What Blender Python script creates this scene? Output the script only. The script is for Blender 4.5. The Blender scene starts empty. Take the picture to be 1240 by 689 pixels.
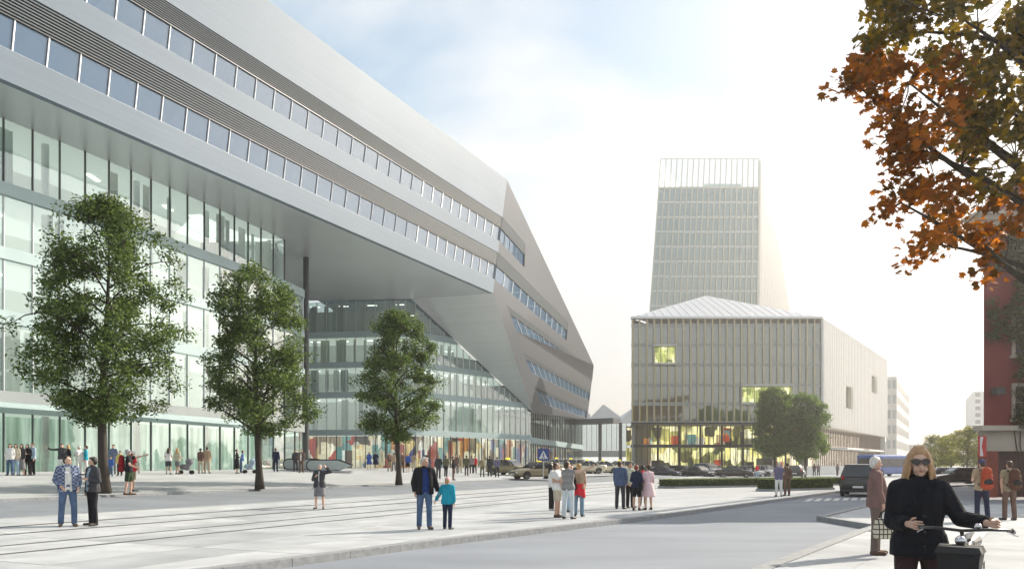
import bpy, bmesh, math, random
import numpy as np
from mathutils import Vector, Matrix, noise
from mathutils.geometry import tessellate_polygon
random.seed(7); np.random.seed(7)
R = math.radians
sc = bpy.context.scene
col = sc.collection

# ------------------------------------------------------------------ camera
F, CX, HY, EYE = 950.0, 620.0, 562.0, 1.6      # focal length in photo pixels, centre column, horizon row, eye height
cam_d = bpy.data.cameras.new('camera'); cam = bpy.data.objects.new('camera', cam_d); col.objects.link(cam)
cam.location = (0, 0, EYE); cam.rotation_euler = (R(90), 0, 0)
cam_d.sensor_width = 36; cam_d.lens = F/1240*36
cam_d.shift_y = (HY-344.5)/1240
cam_d.clip_start = .1; cam_d.clip_end = 9000
sc.camera = cam

# ------------------------------------------------------------------ sky and sun
SUN_AZ, SUN_EL = R(54), R(30)      # azimuth to the right of the view direction (+Y)
world = bpy.data.worlds.new('World'); sc.world = world; world.use_nodes = True
wn, wl = world.node_tree.nodes, world.node_tree.links
wn.clear()
wout = wn.new('ShaderNodeOutputWorld'); bg = wn.new('ShaderNodeBackground')
sky = wn.new('ShaderNodeTexSky'); sky.sky_type = 'NISHITA'; sky.sun_disc = False
sky.sun_elevation = SUN_EL; sky.sun_rotation = SUN_AZ
sky.air_density = 1.0; sky.dust_density = 4.0; sky.ozone_density = 1.0
tc = wn.new('ShaderNodeTexCoord')
# clouds: noise on a flattened dome so that they shrink towards the horizon
sep = wn.new('ShaderNodeSeparateXYZ'); wl.new(tc.outputs['Generated'], sep.inputs[0])
mz = wn.new('ShaderNodeMath'); mz.operation = 'MAXIMUM'; mz.inputs[1].default_value = 0; wl.new(sep.outputs[2], mz.inputs[0])
az_ = wn.new('ShaderNodeMath'); az_.operation = 'ADD'; az_.inputs[1].default_value = .28; wl.new(mz.outputs[0], az_.inputs[0])
dv = wn.new('ShaderNodeVectorMath'); dv.operation = 'DIVIDE'
cmb = wn.new('ShaderNodeCombineXYZ')
for i in range(3): wl.new(az_.outputs[0], cmb.inputs[i])
wl.new(tc.outputs['Generated'], dv.inputs[0]); wl.new(cmb.outputs[0], dv.inputs[1])
nz = wn.new('ShaderNodeTexNoise'); nz.inputs['Scale'].default_value = 1.35; nz.inputs['Detail'].default_value = 9
nz.inputs['Roughness'].default_value = .52; nz.inputs['Distortion'].default_value = .25
mp_ = wn.new('ShaderNodeMapping'); mp_.inputs['Location'].default_value = (2.0, 5.8, 2.9)
wl.new(dv.outputs[0], mp_.inputs[0]); wl.new(mp_.outputs[0], nz.inputs['Vector'])
cr = wn.new('ShaderNodeValToRGB'); cr.color_ramp.elements[0].position = .45; cr.color_ramp.elements[1].position = .61
wl.new(nz.outputs['Fac'], cr.inputs[0])
# thin pale veil, thick low down and thinning towards the zenith
veil = wn.new('ShaderNodeValToRGB'); ve = veil.color_ramp.elements
ve[0].position = 0; ve[0].color = (.93, .93, .93, 1); ve[1].position = 1; ve[1].color = (.02, .02, .02, 1)
q = ve.new(.30); q.color = (.80, .80, .80, 1); q = ve.new(.55); q.color = (.46, .46, .46, 1)
wl.new(sep.outputs[2], veil.inputs[0])
vmix = wn.new('ShaderNodeMixRGB')
vcol = wn.new('ShaderNodeMixRGB'); vcol.inputs[1].default_value = (6.5, 6.15, 5.6, 1); vcol.inputs[2].default_value = (3.85, 5.3, 6.5, 1)
vr = wn.new('ShaderNodeMapRange'); vr.inputs[1].default_value = .02; vr.inputs[2].default_value = .42; wl.new(sep.outputs[2], vr.inputs[0])
wl.new(vr.outputs[0], vcol.inputs[0]); wl.new(vcol.outputs[0], vmix.inputs[2])
wl.new(veil.outputs[0], vmix.inputs[0]); wl.new(sky.outputs[0], vmix.inputs[1])
cs = wn.new('ShaderNodeMath'); cs.operation = 'MULTIPLY'; cs.inputs[1].default_value = .85; wl.new(cr.outputs[0], cs.inputs[0])
mix = wn.new('ShaderNodeMixRGB'); mix.inputs[2].default_value = (6.9, 6.85, 6.75, 1)
wl.new(cs.outputs[0], mix.inputs[0]); wl.new(vmix.outputs[0], mix.inputs[1])
wl.new(mix.outputs[0], bg.inputs[0]); bg.inputs[1].default_value = .10
wl.new(bg.outputs[0], wout.inputs[0])
sun_l = bpy.data.lights.new('sun', 'SUN'); sun_l.energy = 5.0; sun_l.angle = R(.6); sun_l.color = (1, .90, .76)
sun = bpy.data.objects.new('sun', sun_l); col.objects.link(sun)
SUND = Vector((math.sin(SUN_AZ)*math.cos(SUN_EL), math.cos(SUN_AZ)*math.cos(SUN_EL), math.sin(SUN_EL)))
sun.rotation_euler = SUND.to_track_quat('Z', 'Y').to_euler()
sun.location = (60, 40, 60)
vs = sc.view_settings
sc.display_settings.display_device = 'sRGB'
vs.view_transform = 'Standard'; vs.look = 'None'; vs.exposure = .66; vs.gamma = 1; vs.use_curve_mapping = False
cy = sc.cycles
cy.max_bounces = 6; cy.diffuse_bounces = 3; cy.glossy_bounces = 3; cy.transmission_bounces = 4
cy.transparent_max_bounces = 14; cy.volume_bounces = 0
cy.caustics_reflective = False; cy.caustics_refractive = False
cy.sample_clamp_indirect = 4; cy.use_denoising = True; cy.use_adaptive_sampling = True; cy.adaptive_threshold = .02

# ------------------------------------------------------------------ materials
M = {}
def _mat(name):
    m = bpy.data.materials.new(name); m.use_nodes = True; M[name] = m
    n = m.node_tree.nodes; return m, n, m.node_tree.links, n['Principled BSDF']
def mat(name, c, rough=.6, metal=0, var=.12, scale=3.0, bump=0, bscale=40, stretch=(1, 1, 1), emit=0, emc=None, coat=0, spec=.5, trans=0):
    """Principled with noise-driven tone variation and fine relief in object space"""
    if name in M: return M[name]
    m, n, l, p = _mat(name)
    p.inputs['Roughness'].default_value = rough; p.inputs['Metallic'].default_value = metal
    p.inputs['Specular IOR Level'].default_value = spec; p.inputs['Coat Weight'].default_value = coat
    p.inputs['Coat Roughness'].default_value = .06
    if trans: p.inputs['Subsurface Weight'].default_value = 0
    t = n.new('ShaderNodeTexCoord'); mp = n.new('ShaderNodeMapping'); mp.inputs['Scale'].default_value = stretch
    l.new(t.outputs['Object'], mp.inputs[0])
    if var > 0:
        z = n.new('ShaderNodeTexNoise'); z.inputs['Scale'].default_value = scale; z.inputs['Detail'].default_value = 5
        l.new(mp.outputs[0], z.inputs['Vector'])
        r = n.new('ShaderNodeMapRange'); r.inputs[1].default_value = .3; r.inputs[2].default_value = .7
        r.inputs[3].default_value = 1-var; r.inputs[4].default_value = 1+var; l.new(z.outputs['Fac'], r.inputs[0])
        x = n.new('ShaderNodeVectorMath'); x.operation = 'SCALE'; x.inputs[0].default_value = c; l.new(r.outputs[0], x.inputs['Scale'])
        l.new(x.outputs[0], p.inputs['Base Color'])
    else: p.inputs['Base Color'].default_value = (*c, 1)
    if bump:
        z2 = n.new('ShaderNodeTexNoise'); z2.inputs['Scale'].default_value = bscale; z2.inputs['Detail'].default_value = 4
        l.new(mp.outputs[0], z2.inputs['Vector'])
        b = n.new('ShaderNodeBump'); b.inputs['Strength'].default_value = bump; b.inputs['Distance'].default_value = .04 if bump >= 1 else .02
        l.new(z2.outputs['Fac'], b.inputs['Height']); l.new(b.outputs[0], p.inputs['Normal'])
    if emit:
        p.inputs['Emission Color'].default_value = (*(emc or c), 1); p.inputs['Emission Strength'].default_value = emit
    return m
def glass(name, tint=(.8, .9, .88), clear=.5, frit=.2, rough=.04, fr_c=(.75, .85, .82), relief=.05):
    """Facade glass: see-through share, pale printed (frit) share, Fresnel reflection on top"""
    m = bpy.data.materials.new(name); m.use_nodes = True; M[name] = m
    n, l = m.node_tree.nodes, m.node_tree.links; n.remove(n['Principled BSDF'])
    out = n['Material Output']
    tr = n.new('ShaderNodeBsdfTransparent'); tr.inputs[0].default_value = (*tint, 1)
    df = n.new('ShaderNodeBsdfDiffuse'); df.inputs[0].default_value = (*fr_c, 1)
    gl = n.new('ShaderNodeBsdfGlossy'); gl.inputs['Roughness'].default_value = rough; gl.inputs[0].default_value = (.92, .96, 1, 1)
    m1 = n.new('ShaderNodeMixShader'); m1.inputs[0].default_value = frit
    l.new(tr.outputs[0], m1.inputs[1]); l.new(df.outputs[0], m1.inputs[2])
    fr = n.new('ShaderNodeLayerWeight'); fr.inputs['Blend'].default_value = .42
    rg = n.new('ShaderNodeMapRange'); rg.inputs[3].default_value = (1-clear)*.55; rg.inputs[4].default_value = min(1, (1-clear)*.55+.62)
    l.new(fr.outputs['Fresnel'], rg.inputs[0])
    m2 = n.new('ShaderNodeMixShader'); l.new(rg.outputs[0], m2.inputs[0])
    l.new(m1.outputs[0], m2.inputs[1]); l.new(gl.outputs[0], m2.inputs[2]); l.new(m2.outputs[0], out.inputs[0])
    # uneven panes: a very soft relief
    t = n.new('ShaderNodeTexCoord'); z = n.new('ShaderNodeTexNoise'); z.inputs['Scale'].default_value = .9
    l.new(t.outputs['Object'], z.inputs['Vector'])
    b = n.new('ShaderNodeBump'); b.inputs['Strength'].default_value = relief; b.inputs['Distance'].default_value = .1
    l.new(z.outputs['Fac'], b.inputs['Height']); l.new(b.outputs[0], gl.inputs['Normal'])
    return m
def metal_clad(name, c, rough=.34, metal=.75, spec=.5):
    """Brushed cladding sheets: fine horizontal grain in tone and relief"""
    m, n, l, p = _mat(name)
    t = n.new('ShaderNodeTexCoord'); mp = n.new('ShaderNodeMapping'); mp.inputs['Scale'].default_value = (.05, .05, 7)
    l.new(t.outputs['Object'], mp.inputs[0])
    z = n.new('ShaderNodeTexNoise'); z.inputs['Scale'].default_value = 1; z.inputs['Detail'].default_value = 6; l.new(mp.outputs[0], z.inputs['Vector'])
    z3 = n.new('ShaderNodeTexNoise'); z3.inputs['Scale'].default_value = .12; z3.inputs['Detail'].default_value = 3; l.new(t.outputs['Object'], z3.inputs['Vector'])
    a = n.new('ShaderNodeMath'); a.operation = 'ADD'; l.new(z.outputs['Fac'], a.inputs[0]); l.new(z3.outputs['Fac'], a.inputs[1])
    r = n.new('ShaderNodeMapRange'); r.inputs[1].default_value = .6; r.inputs[2].default_value = 1.4; r.inputs[3].default_value = .90; r.inputs[4].default_value = 1.08
    l.new(a.outputs[0], r.inputs[0])
    x = n.new('ShaderNodeVectorMath'); x.operation = 'SCALE'; x.inputs[0].default_value = c; l.new(r.outputs[0], x.inputs['Scale'])
    l.new(x.outputs[0], p.inputs['Base Color'])
    p.inputs['Metallic'].default_value = metal; p.inputs['Roughness'].default_value = rough; p.inputs['Specular IOR Level'].default_value = spec
    b = n.new('ShaderNodeBump'); b.inputs['Strength'].default_value = .06; b.inputs['Distance'].default_value = .02
    l.new(z.outputs['Fac'], b.inputs['Height']); l.new(b.outputs[0], p.inputs['Normal'])
    return m
def streak_mat(name, cols, sx=1.2, emit=.8, sz=.08, rough=.5):
    """Lit shop interior: tall soft colour streaks that give off light"""
    m, n, l, p = _mat(name)
    t = n.new('ShaderNodeTexCoord'); mp = n.new('ShaderNodeMapping'); mp.inputs['Scale'].default_value = (sx, sx, sz)
    l.new(t.outputs['Object'], mp.inputs[0])
    z = n.new('ShaderNodeTexNoise'); z.inputs['Scale'].default_value = 1; z.inputs['Detail'].default_value = 4; l.new(mp.outputs[0], z.inputs['Vector'])
    r = n.new('ShaderNodeValToRGB'); e = r.color_ramp.elements
    for i, c in enumerate(cols):
        pos = .3+.4*i/(len(cols)-1)
        if i < 2: e[i].position = pos; e[i].color = (*c, 1)
        else: q = e.new(pos); q.color = (*c, 1)
    l.new(z.outputs['Fac'], r.inputs[0]); l.new(r.outputs[0], p.inputs['Base Color']); l.new(r.outputs[0], p.inputs['Emission Color'])
    p.inputs['Emission Strength'].default_value = emit; p.inputs['Roughness'].default_value = rough
    return m

def cells_mat(name, cols, cell=(.7, .7, .55), emit=.6, dim=.25):
    """Lit rooms and shop displays: irregular blocks of colour, broken by fine upright streaks, giving off light"""
    m, n, l, p = _mat(name)
    t = n.new('ShaderNodeTexCoord'); mp = n.new('ShaderNodeMapping'); mp.inputs['Scale'].default_value = cell; l.new(t.outputs['Object'], mp.inputs[0])
    v = n.new('ShaderNodeTexVoronoi'); v.distance = 'CHEBYCHEV'; v.inputs['Scale'].default_value = 1; l.new(mp.outputs[0], v.inputs['Vector'])
    sx = n.new('ShaderNodeSeparateXYZ'); l.new(v.outputs['Color'], sx.inputs[0])
    r = n.new('ShaderNodeValToRGB'); r.color_ramp.interpolation = 'CONSTANT'; e = r.color_ramp.elements
    for i, c in enumerate(cols):
        if i < 2: e[i].position = i/len(cols); e[i].color = (*c, 1)
        else: q = e.new(i/len(cols)); q.color = (*c, 1)
    l.new(sx.outputs[0], r.inputs[0])
    m2 = n.new('ShaderNodeMapping'); m2.inputs['Scale'].default_value = (3.2, 3.2, .35); l.new(t.outputs['Object'], m2.inputs[0])
    z = n.new('ShaderNodeTexNoise'); z.inputs['Scale'].default_value = 1; z.inputs['Detail'].default_value = 5; l.new(m2.outputs[0], z.inputs['Vector'])
    g = n.new('ShaderNodeMapRange'); g.inputs[1].default_value = .35; g.inputs[2].default_value = .65; g.inputs[3].default_value = dim; g.inputs[4].default_value = 1.15; l.new(z.outputs['Fac'], g.inputs[0])
    x = n.new('ShaderNodeVectorMath'); x.operation = 'SCALE'; l.new(r.outputs[0], x.inputs[0]); l.new(g.outputs[0], x.inputs['Scale'])
    l.new(x.outputs[0], p.inputs['Base Color']); l.new(x.outputs[0], p.inputs['Emission Color']); p.inputs['Emission Strength'].default_value = emit; p.inputs['Roughness'].default_value = .6
    return m

# ------------------------------------------------------------------ geometry helpers
class MB:
    def __init__(s): s.v = []; s.f = []; s.m = []
    def add(s, vs_, fs, mi=0):
        o = len(s.v); s.v += [tuple(q) for q in vs_]; s.f += [tuple(i+o for i in f) for f in fs]; s.m += [mi]*len(fs); return s
    def poly(s, pts, mi=0): return s.add(pts, [tuple(range(len(pts)))], mi)
    def box(s, a, b, mi=0):
        (x0, y0, z0), (x1, y1, z1) = a, b
        return s.add([(x0,y0,z0),(x1,y0,z0),(x1,y1,z0),(x0,y1,z0),(x0,y0,z1),(x1,y0,z1),(x1,y1,z1),(x0,y1,z1)],
                     [(0,3,2,1),(4,5,6,7),(0,1,5,4),(1,2,6,5),(2,3,7,6),(3,0,4,7)], mi)
    def slab(s, bot, top, mi=0, caps=True):
        n = len(bot); fs = [(i, (i+1) % n, n+(i+1) % n, n+i) for i in range(n)]
        if caps: fs += [tuple(range(n-1, -1, -1)), tuple(range(n, 2*n))]
        return s.add(list(bot)+list(top), fs, mi)
    def beam(s, p, q, w, h=None, up=(0, 0, 1), mi=0):
        p, q = Vector(p), Vector(q); h = h or w; d = (q-p).normalized(); up = Vector(up)
        if abs(d.dot(up)) > .98: up = Vector((0, 1, 0))
        a = d.cross(up).normalized()*w/2; b = a.cross(d).normalized()*h/2
        return s.slab([p-a-b, p+a-b, p+a+b, p-a+b], [q-a-b, q+a-b, q+a+b, q-a+b], mi)
    def tube(s, pts, rads, k=8, mi=0, caps=True):
        pts = [Vector(p) for p in pts]; n = len(pts)
        if not hasattr(rads, '__len__'): rads = [rads]*n
        base = len(s.v); ref = None
        for i, p in enumerate(pts):
            d = (pts[min(i+1, n-1)]-pts[max(i-1, 0)])
            d = d.normalized() if d.length > 1e-9 else Vector((0, 0, 1))
            if ref is None: ref = Vector((1, 0, 0)) if abs(d.x) < .9 else Vector((0, 1, 0))
            a = (ref-d*ref.dot(d)).normalized(); b = d.cross(a); ref = a
            for j in range(k):
                t = 2*math.pi*j/k; s.v.append(tuple(p+(a*math.cos(t)+b*math.sin(t))*rads[i]))
        for i in range(n-1):
            for j in range(k):
                s.f.append((base+i*k+j, base+i*k+(j+1) % k, base+(i+1)*k+(j+1) % k, base+(i+1)*k+j)); s.m.append(mi)
        if caps:
            s.f.append(tuple(base+j for j in range(k-1, -1, -1))); s.f.append(tuple(base+(n-1)*k+j for j in range(k))); s.m += [mi, mi]
        return s
    def ball(s, c, r, k=10, rings=7, mi=0):
        if not hasattr(r, '__len__'): r = (r, r, r)
        base = len(s.v); c = Vector(c)
        s.v.append((c.x, c.y, c.z+r[2]))
        for i in range(1, rings):
            ph = math.pi*i/rings
            for j in range(k):
                t = 2*math.pi*j/k
                s.v.append((c.x+r[0]*math.sin(ph)*math.cos(t), c.y+r[1]*math.sin(ph)*math.sin(t), c.z+r[2]*math.cos(ph)))
        s.v.append((c.x, c.y, c.z-r[2])); last = len(s.v)-1
        for j in range(k): s.f.append((base, base+1+j, base+1+(j+1) % k)); s.m.append(mi)
        for i in range(rings-2):
            for j in range(k):
                a = base+1+i*k; s.f.append((a+j, a+k+j, a+k+(j+1) % k, a+(j+1) % k)); s.m.append(mi)
        a = base+1+(rings-2)*k
        for j in range(k): s.f.append((a+j, last, a+(j+1) % k)); s.m.append(mi)
        return s
    def loft(s, rings, mi=0, caps=True, closed=True):
        k = len(rings[0]); base = len(s.v)
        for r in rings: s.v += [tuple(p) for p in r]
        for i in range(len(rings)-1):
            for j in range(k if closed else k-1):
                s.f.append((base+i*k+j, base+i*k+(j+1) % k, base+(i+1)*k+(j+1) % k, base+(i+1)*k+j)); s.m.append(mi)
        if caps:
            s.f.append(tuple(base+j for j in range(k-1, -1, -1))); s.f.append(tuple(base+(len(rings)-1)*k+j for j in range(k))); s.m += [mi, mi]
        return s
    def mesh(s, name, mats=(), smooth=False):
        me = bpy.data.meshes.new(name); me.from_pydata(s.v, [], s.f)
        for q in mats: me.materials.append(q)
        if len(mats) > 1: me.polygons.foreach_set('material_index', s.m)
        if smooth: me.polygons.foreach_set('use_smooth', [True]*len(s.f))
        me.update(); return me
    def build(s, name, m, parent=None, smooth=False, fixn=False):
        mats = m if isinstance(m, (list, tuple)) else [m]
        me = s.mesh(name, mats, smooth)
        if fixn:
            bm = bmesh.new(); bm.from_mesh(me); bmesh.ops.recalc_face_normals(bm, faces=bm.faces); bm.to_mesh(me); bm.free()
        return link(name, me, parent)
def link(name, data, parent=None):
    o = bpy.data.objects.new(name, data); col.objects.link(o)
    if parent is not None: o.parent = parent
    return o
def tag(o, label=None, cat=None, group=None, kind=None):
    if label: o['label'] = label
    if cat: o['category'] = cat
    if group: o['group'] = group
    if kind: o['kind'] = kind
    return o
def empty(name, loc=(0, 0, 0), rz=0):
    o = link(name, None); o.location = loc; o.rotation_euler = (0, 0, rz); o.empty_display_size = .2; return o
def thing(name, label, cat, loc=(0, 0, 0), rz=0, group=None): return tag(empty(name, loc, rz), label, cat, group)
def copy_tree(o, parent=None):
    c = o.copy(); col.objects.link(c); c.parent = parent
    for ch in list(o.children): copy_tree(ch, c)
    return c
def pix(x, y, d): return Vector(((x-CX)/F*d, d, EYE-(y-HY)/F*d))
def ray(x, y): return Vector(((x-CX)/F, 1, -(y-HY)/F))
EYEP = Vector((0, 0, EYE))
def on_plane(x, y, P, N):
    r = ray(x, y); t = N.dot(P-EYEP)/N.dot(r); return EYEP+r*t

# ------------------------------------------------------------------ the ground
TS, TN = Vector((.436, .9, 0)).normalized(), Vector((-.9, .436, 0)).normalized()    # along the street / across it to the left
def us(u, s, z=None):
    p = TN*u+TS*s; p.z = gz(u) if z is None else z; return p
def gz(u): return min(1.15, max(0.0, (u-17)*.042))
def gxy(X, Y): return gz(X*TN.x+Y*TN.y)
def gpix(x, y):
    """photo pixel -> point where its ray meets the ground"""
    r = ray(x, y); lo, hi = 3.0, 400.0
    f = lambda d: EYE+r.z*d-gxy(r.x*d, d)
    for _ in range(60):
        m_ = (lo+hi)/2
        if f(m_) > 0: lo = m_
        else: hi = m_
    return Vector((r.x*lo, lo, gxy(r.x*lo, lo)))
def gd(x, d):
    X = (x-CX)/F*d; return Vector((X, d, gxy(X, d)))
ROAD_Z = -.13
asphalt = mat('asphalt', (.225, .25, .285), .85, var=.13, scale=.6, bump=.35, bscale=60, stretch=(.4, 1, 1))
asphalt_pale = mat('asphalt_pale', (.20, .225, .25), .85, var=.14, scale=.5, bump=.3, bscale=60)
paving = mat('paving', (.395, .42, .435), .8, var=.17, scale=.9, bump=.15, bscale=50)
paving_b = mat('paving_b', (.435, .455, .465), .8, var=.17, scale=1.1, bump=.15, bscale=50)
paving_c = mat('paving_c', (.345, .365, .38), .8, var=.17, scale=.8, bump=.15, bscale=50)
kerbm = mat('kerb_granite', (.27, .28, .29), .75, var=.2, scale=9, bump=.2)
jointm = mat('joint_sand', (.09, .09, .09), .9, var=.1)
tag(MB().poly([(-1500, -150, ROAD_Z), (1800, -150, ROAD_Z), (1800, 2600, ROAD_Z), (-1500, 2600, ROAD_Z)]).build('ground', asphalt), kind='structure')
# ---- tram platform (paved), lane, plaza, right pavement
def uv(p): return (p.x*TN.x+p.y*TN.y, p.x*TS.x+p.y*TS.y)
KERB = [(13.2, -12.0), (9.33, 9.0), (8.61, 14.4), (6.75, 23.8), (5.35, 33.3)]       # (u, s) road-side edge of the platform
cornr = us(*KERB[-1])
far_edge = [cornr, Vector((19.3, 46.8, 0)), Vector((36, 62, 0)), Vector((300, 150, 0))]
def clip(poly, a, b, c):
    """keep the part of a 2D polygon where a*x+b*y+c >= 0"""
    out = []
    for i in range(len(poly)):
        p, q = poly[i], poly[(i+1) % len(poly)]; fp, fq = a*p[0]+b*p[1]+c, a*q[0]+b*q[1]+c
        if fp >= 0: out.append(p)
        if (fp >= 0) != (fq >= 0):
            t = fp/(fp-fq); out.append((p[0]+(q[0]-p[0])*t, p[1]+(q[1]-p[1])*t))
    return out
bed = .014
plat = MB()
edge = [us(u, s, -bed) for u, s in KERB]+[Vector((p.x, p.y, -bed)) for p in far_edge[1:]]
flat = edge+[Vector((330, 700, -bed)), us(17, 640, -bed), us(17, -12, -bed)]
plat.poly(flat)
plat.poly([us(17, -12, -bed), us(17, 640, -bed), us(21.4, 640, gz(21.4)-bed), us(21.4, -12, gz(21.4)-bed)])
platform = tag(plat.build('tram_platform', jointm), kind='structure')
# kerb stones along the platform's road side
pts = [us(u, s) for u, s in KERB]+far_edge[1:3]
def kerb_run(pts, parent, stone=1.0, w=.28, z0=ROAD_Z, z1=.004, inward=1, maxn=90, name='kerb_stone', zf=None):
    n = 0
    for a, b in zip(pts, pts[1:]):
        L = (b-a).length; d = (b-a)/L; nn = Vector((-d.y, d.x, 0))*w*inward; k = max(1, round(L/stone))
        for i in range(k):
            p, q = a+d*(L*i/k+.006), a+d*(L*(i+1)/k-.006); n += 1
            zp, zq = (zf(p)+z1, zf(q)+z1) if zf else (z1, z1)
            mb = MB(); top = [(p.x, p.y, zp), (q.x, q.y, zq), (q.x+nn.x, q.y+nn.y, zq), (p.x+nn.x, p.y+nn.y, zp)]
            bot = [(x, y, (z-.13 if zf else z0)) for x, y, z in top]
            mb.slab(bot, top); mb.build(name, kerbm, parent)
kerb_run(pts, platform, stone=1.25)
# paving slabs: 3 m long, 1.5 m wide, cut along the kerb
rnd = random.Random(3)
def kerb_u(s):
    for (u0, s0), (u1, s1) in zip(KERB, KERB[1:]):
        if s0 <= s <= s1: return u0+(u1-u0)*(s-s0)/(s1-s0)
    return KERB[-1][0]
for i in range(0, 15):
    s0, s1 = -1+i*3.0, 2+i*3.0
    for j in range(0, 12):
        u1 = 21.1-j*1.5; u0 = u1-1.5
        poly = [(u0+.011, s0+.011), (u0+.011, s1-.011), (u1-.011, s1-.011), (u1-.011, s0+.011)]
        ka, kb = kerb_u(s0)+.30, kerb_u(s1)+.30
        poly = clip(poly, 3.0, -(kb-ka), -(3.0*ka-(kb-ka)*s0))
        if s1 > 33.4 or len(poly) < 3: continue
        if rnd.random() < .0: continue
        dz = rnd.uniform(-.002, .002)
        if u0 < 17 < u1:
            pa, pb = clip(poly, -1, 0, 17), clip(poly, 1, 0, -17)
            mb = MB()
            for pp in (pa, pb):
                if len(pp) > 2: mb.slab([us(u, s, gz(u)-.03) for u, s in pp], [us(u, s, gz(u)+dz) for u, s in pp])
        else: mb = MB().slab([us(u, s, gz(u)-.03) for u, s in poly], [us(u, s, gz(u)+dz) for u, s in poly])
        mb.build('paving_slab', [paving, paving_b, paving_c][rnd.choice((0, 0, 1, 1, 2))], platform, fixn=True)
# beyond the slabs one sheet (its joints are too fine to see)
def paved(name_, c):
    m, n, l, p = _mat(name_)
    t = n.new('ShaderNodeTexCoord'); mp = n.new('ShaderNodeMapping'); mp.inputs['Rotation'].default_value = (0, 0, R(25.8)); l.new(t.outputs['Object'], mp.inputs[0])
    b = n.new('ShaderNodeTexBrick'); b.inputs['Scale'].default_value = 1; b.inputs['Brick Width'].default_value = 1.5; b.inputs['Row Height'].default_value = 3
    b.inputs['Mortar Size'].default_value = .012; b.offset = 0
    b.inputs['Color1'].default_value = (*c, 1); b.inputs['Color2'].default_value = (*[v*.93 for v in c], 1); b.inputs['Mortar'].default_value = (*[v*.6 for v in c], 1)
    l.new(mp.outputs[0], b.inputs['Vector'])
    z = n.new('ShaderNodeTexNoise'); z.inputs['Scale'].default_value = .5; z.inputs['Detail'].default_value = 8; l.new(t.outputs['Object'], z.inputs['Vector'])
    r = n.new('ShaderNodeMapRange'); r.inputs[1].default_value = .3; r.inputs[2].default_value = .7; r.inputs[3].default_value = .86; r.inputs[4].default_value = 1.1; l.new(z.outputs['Fac'], r.inputs[0])
    x = n.new('ShaderNodeVectorMath'); x.operation = 'SCALE'; l.new(b.outputs[0], x.inputs[0]); l.new(r.outputs[0], x.inputs['Scale']); l.new(x.outputs[0], p.inputs['Base Color'])
    p.inputs['Roughness'].default_value = .8
    return m
paved_sheet = paved('paved_sheet', (.415, .435, .45))
paved_plaza = paved('paved_plaza', (.425, .445, .455))
mb = MB()
fe = [us(*KERB[-1], z=-.004), Vector((19.3, 46.8, -.004)), Vector((36, 62, -.004)), Vector((300, 150, -.004))]
nrm = Vector((-.5, .85, 0)).normalized()*.3
fe2 = [Vector((p.x+nrm.x, p.y+nrm.y, -.004)) for p in fe]
su = KERB[-1][1]
mb.poly([us(kerb_u(32)+.3, 32, -.004)]+fe2+[Vector((330, 700, -.004)), us(17, 640, -.004), us(17, 32, -.004)])
mb.poly([us(17, 44, -.004), us(17, 640, -.004), us(21.1, 640, gz(21.1)-.004), us(21.1, 44, gz(21.1)-.004)])
mb.poly([us(17, 32, -.0045), us(17, 44.1, -.0045), us(21.1, 44.1, gz(21.1)-.0045), us(21.1, 32, gz(21.1)-.0045)])
mb.build('paving_sheet', paved_sheet, platform)
# lane between platform and plaza: sunk 8 cm, with kerbs on both sides
lz = .085
tag(MB().poly([us(21.35, -14, gz(21.35)-lz), us(21.35, 300, gz(21.35)-lz), us(27.1, 300, gz(27.1)-lz), us(27.1, -14, gz(27.1)-lz)]).build('lane', asphalt_pale), kind='structure')
zf = lambda p: gz(uv(p)[0])
kerb_run([us(21.1, -6), us(21.1, 60)], platform, 1.25, .26, zf=zf, z1=.003)
# plaza rising gently to the glass fronts
pl = MB()
pl.poly([us(27.1, -14), us(27.1, 300), us(44.4, 300), us(44.4, -14)])
pl.poly([us(44.4, -14), us(44.4, 300), us(130, 300), us(130, -14)])
plaza = tag(pl.build('plaza', paved_plaza), kind='structure')
kerb_run([us(27.1, -6), us(27.1, 66)], plaza, 1.25, .28, zf=zf, z1=.005)
# tram rails: steel head beside a dark groove
steel = mat('rail_steel', (.16, .165, .17), .45, .8, var=.2, scale=4)
groove = mat('rail_groove', (.035, .035, .035), .9, var=.1)
for u in (19.25, 17.8, 15.7, 14.25):
    r_ = tag(empty('tram_rail', us(u, 20)), {19.25: 'grooved steel tram rail in the paving, outermost beside the asphalt lane', 17.8: 'grooved steel tram rail, second from the asphalt lane',
              15.7: 'grooved steel tram rail, third from the asphalt lane', 14.25: 'grooved steel tram rail in the paving, farthest from the asphalt lane'}[u], 'tram rail', 'tram rails in the paving')
    off = us(u, 20)
    def strip(a, b, dz): return [us(a, -4, gz(a)+dz)-off, us(a, 150, gz(a)+dz)-off, us(b, 150, gz(b)+dz)-off, us(b, -4, gz(b)+dz)-off]
    MB().slab(strip(u, u+.065, -.03), strip(u, u+.065, .007)).build('rail_head', steel, r_, fixn=True)
    MB().poly(strip(u-.05, u, .0045)).build('groove', groove, r_)
    MB().slab(strip(u-.075, u-.05, -.03), strip(u-.075, u-.05, .007)).build('guard_lip', steel, r_, fixn=True)
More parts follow.
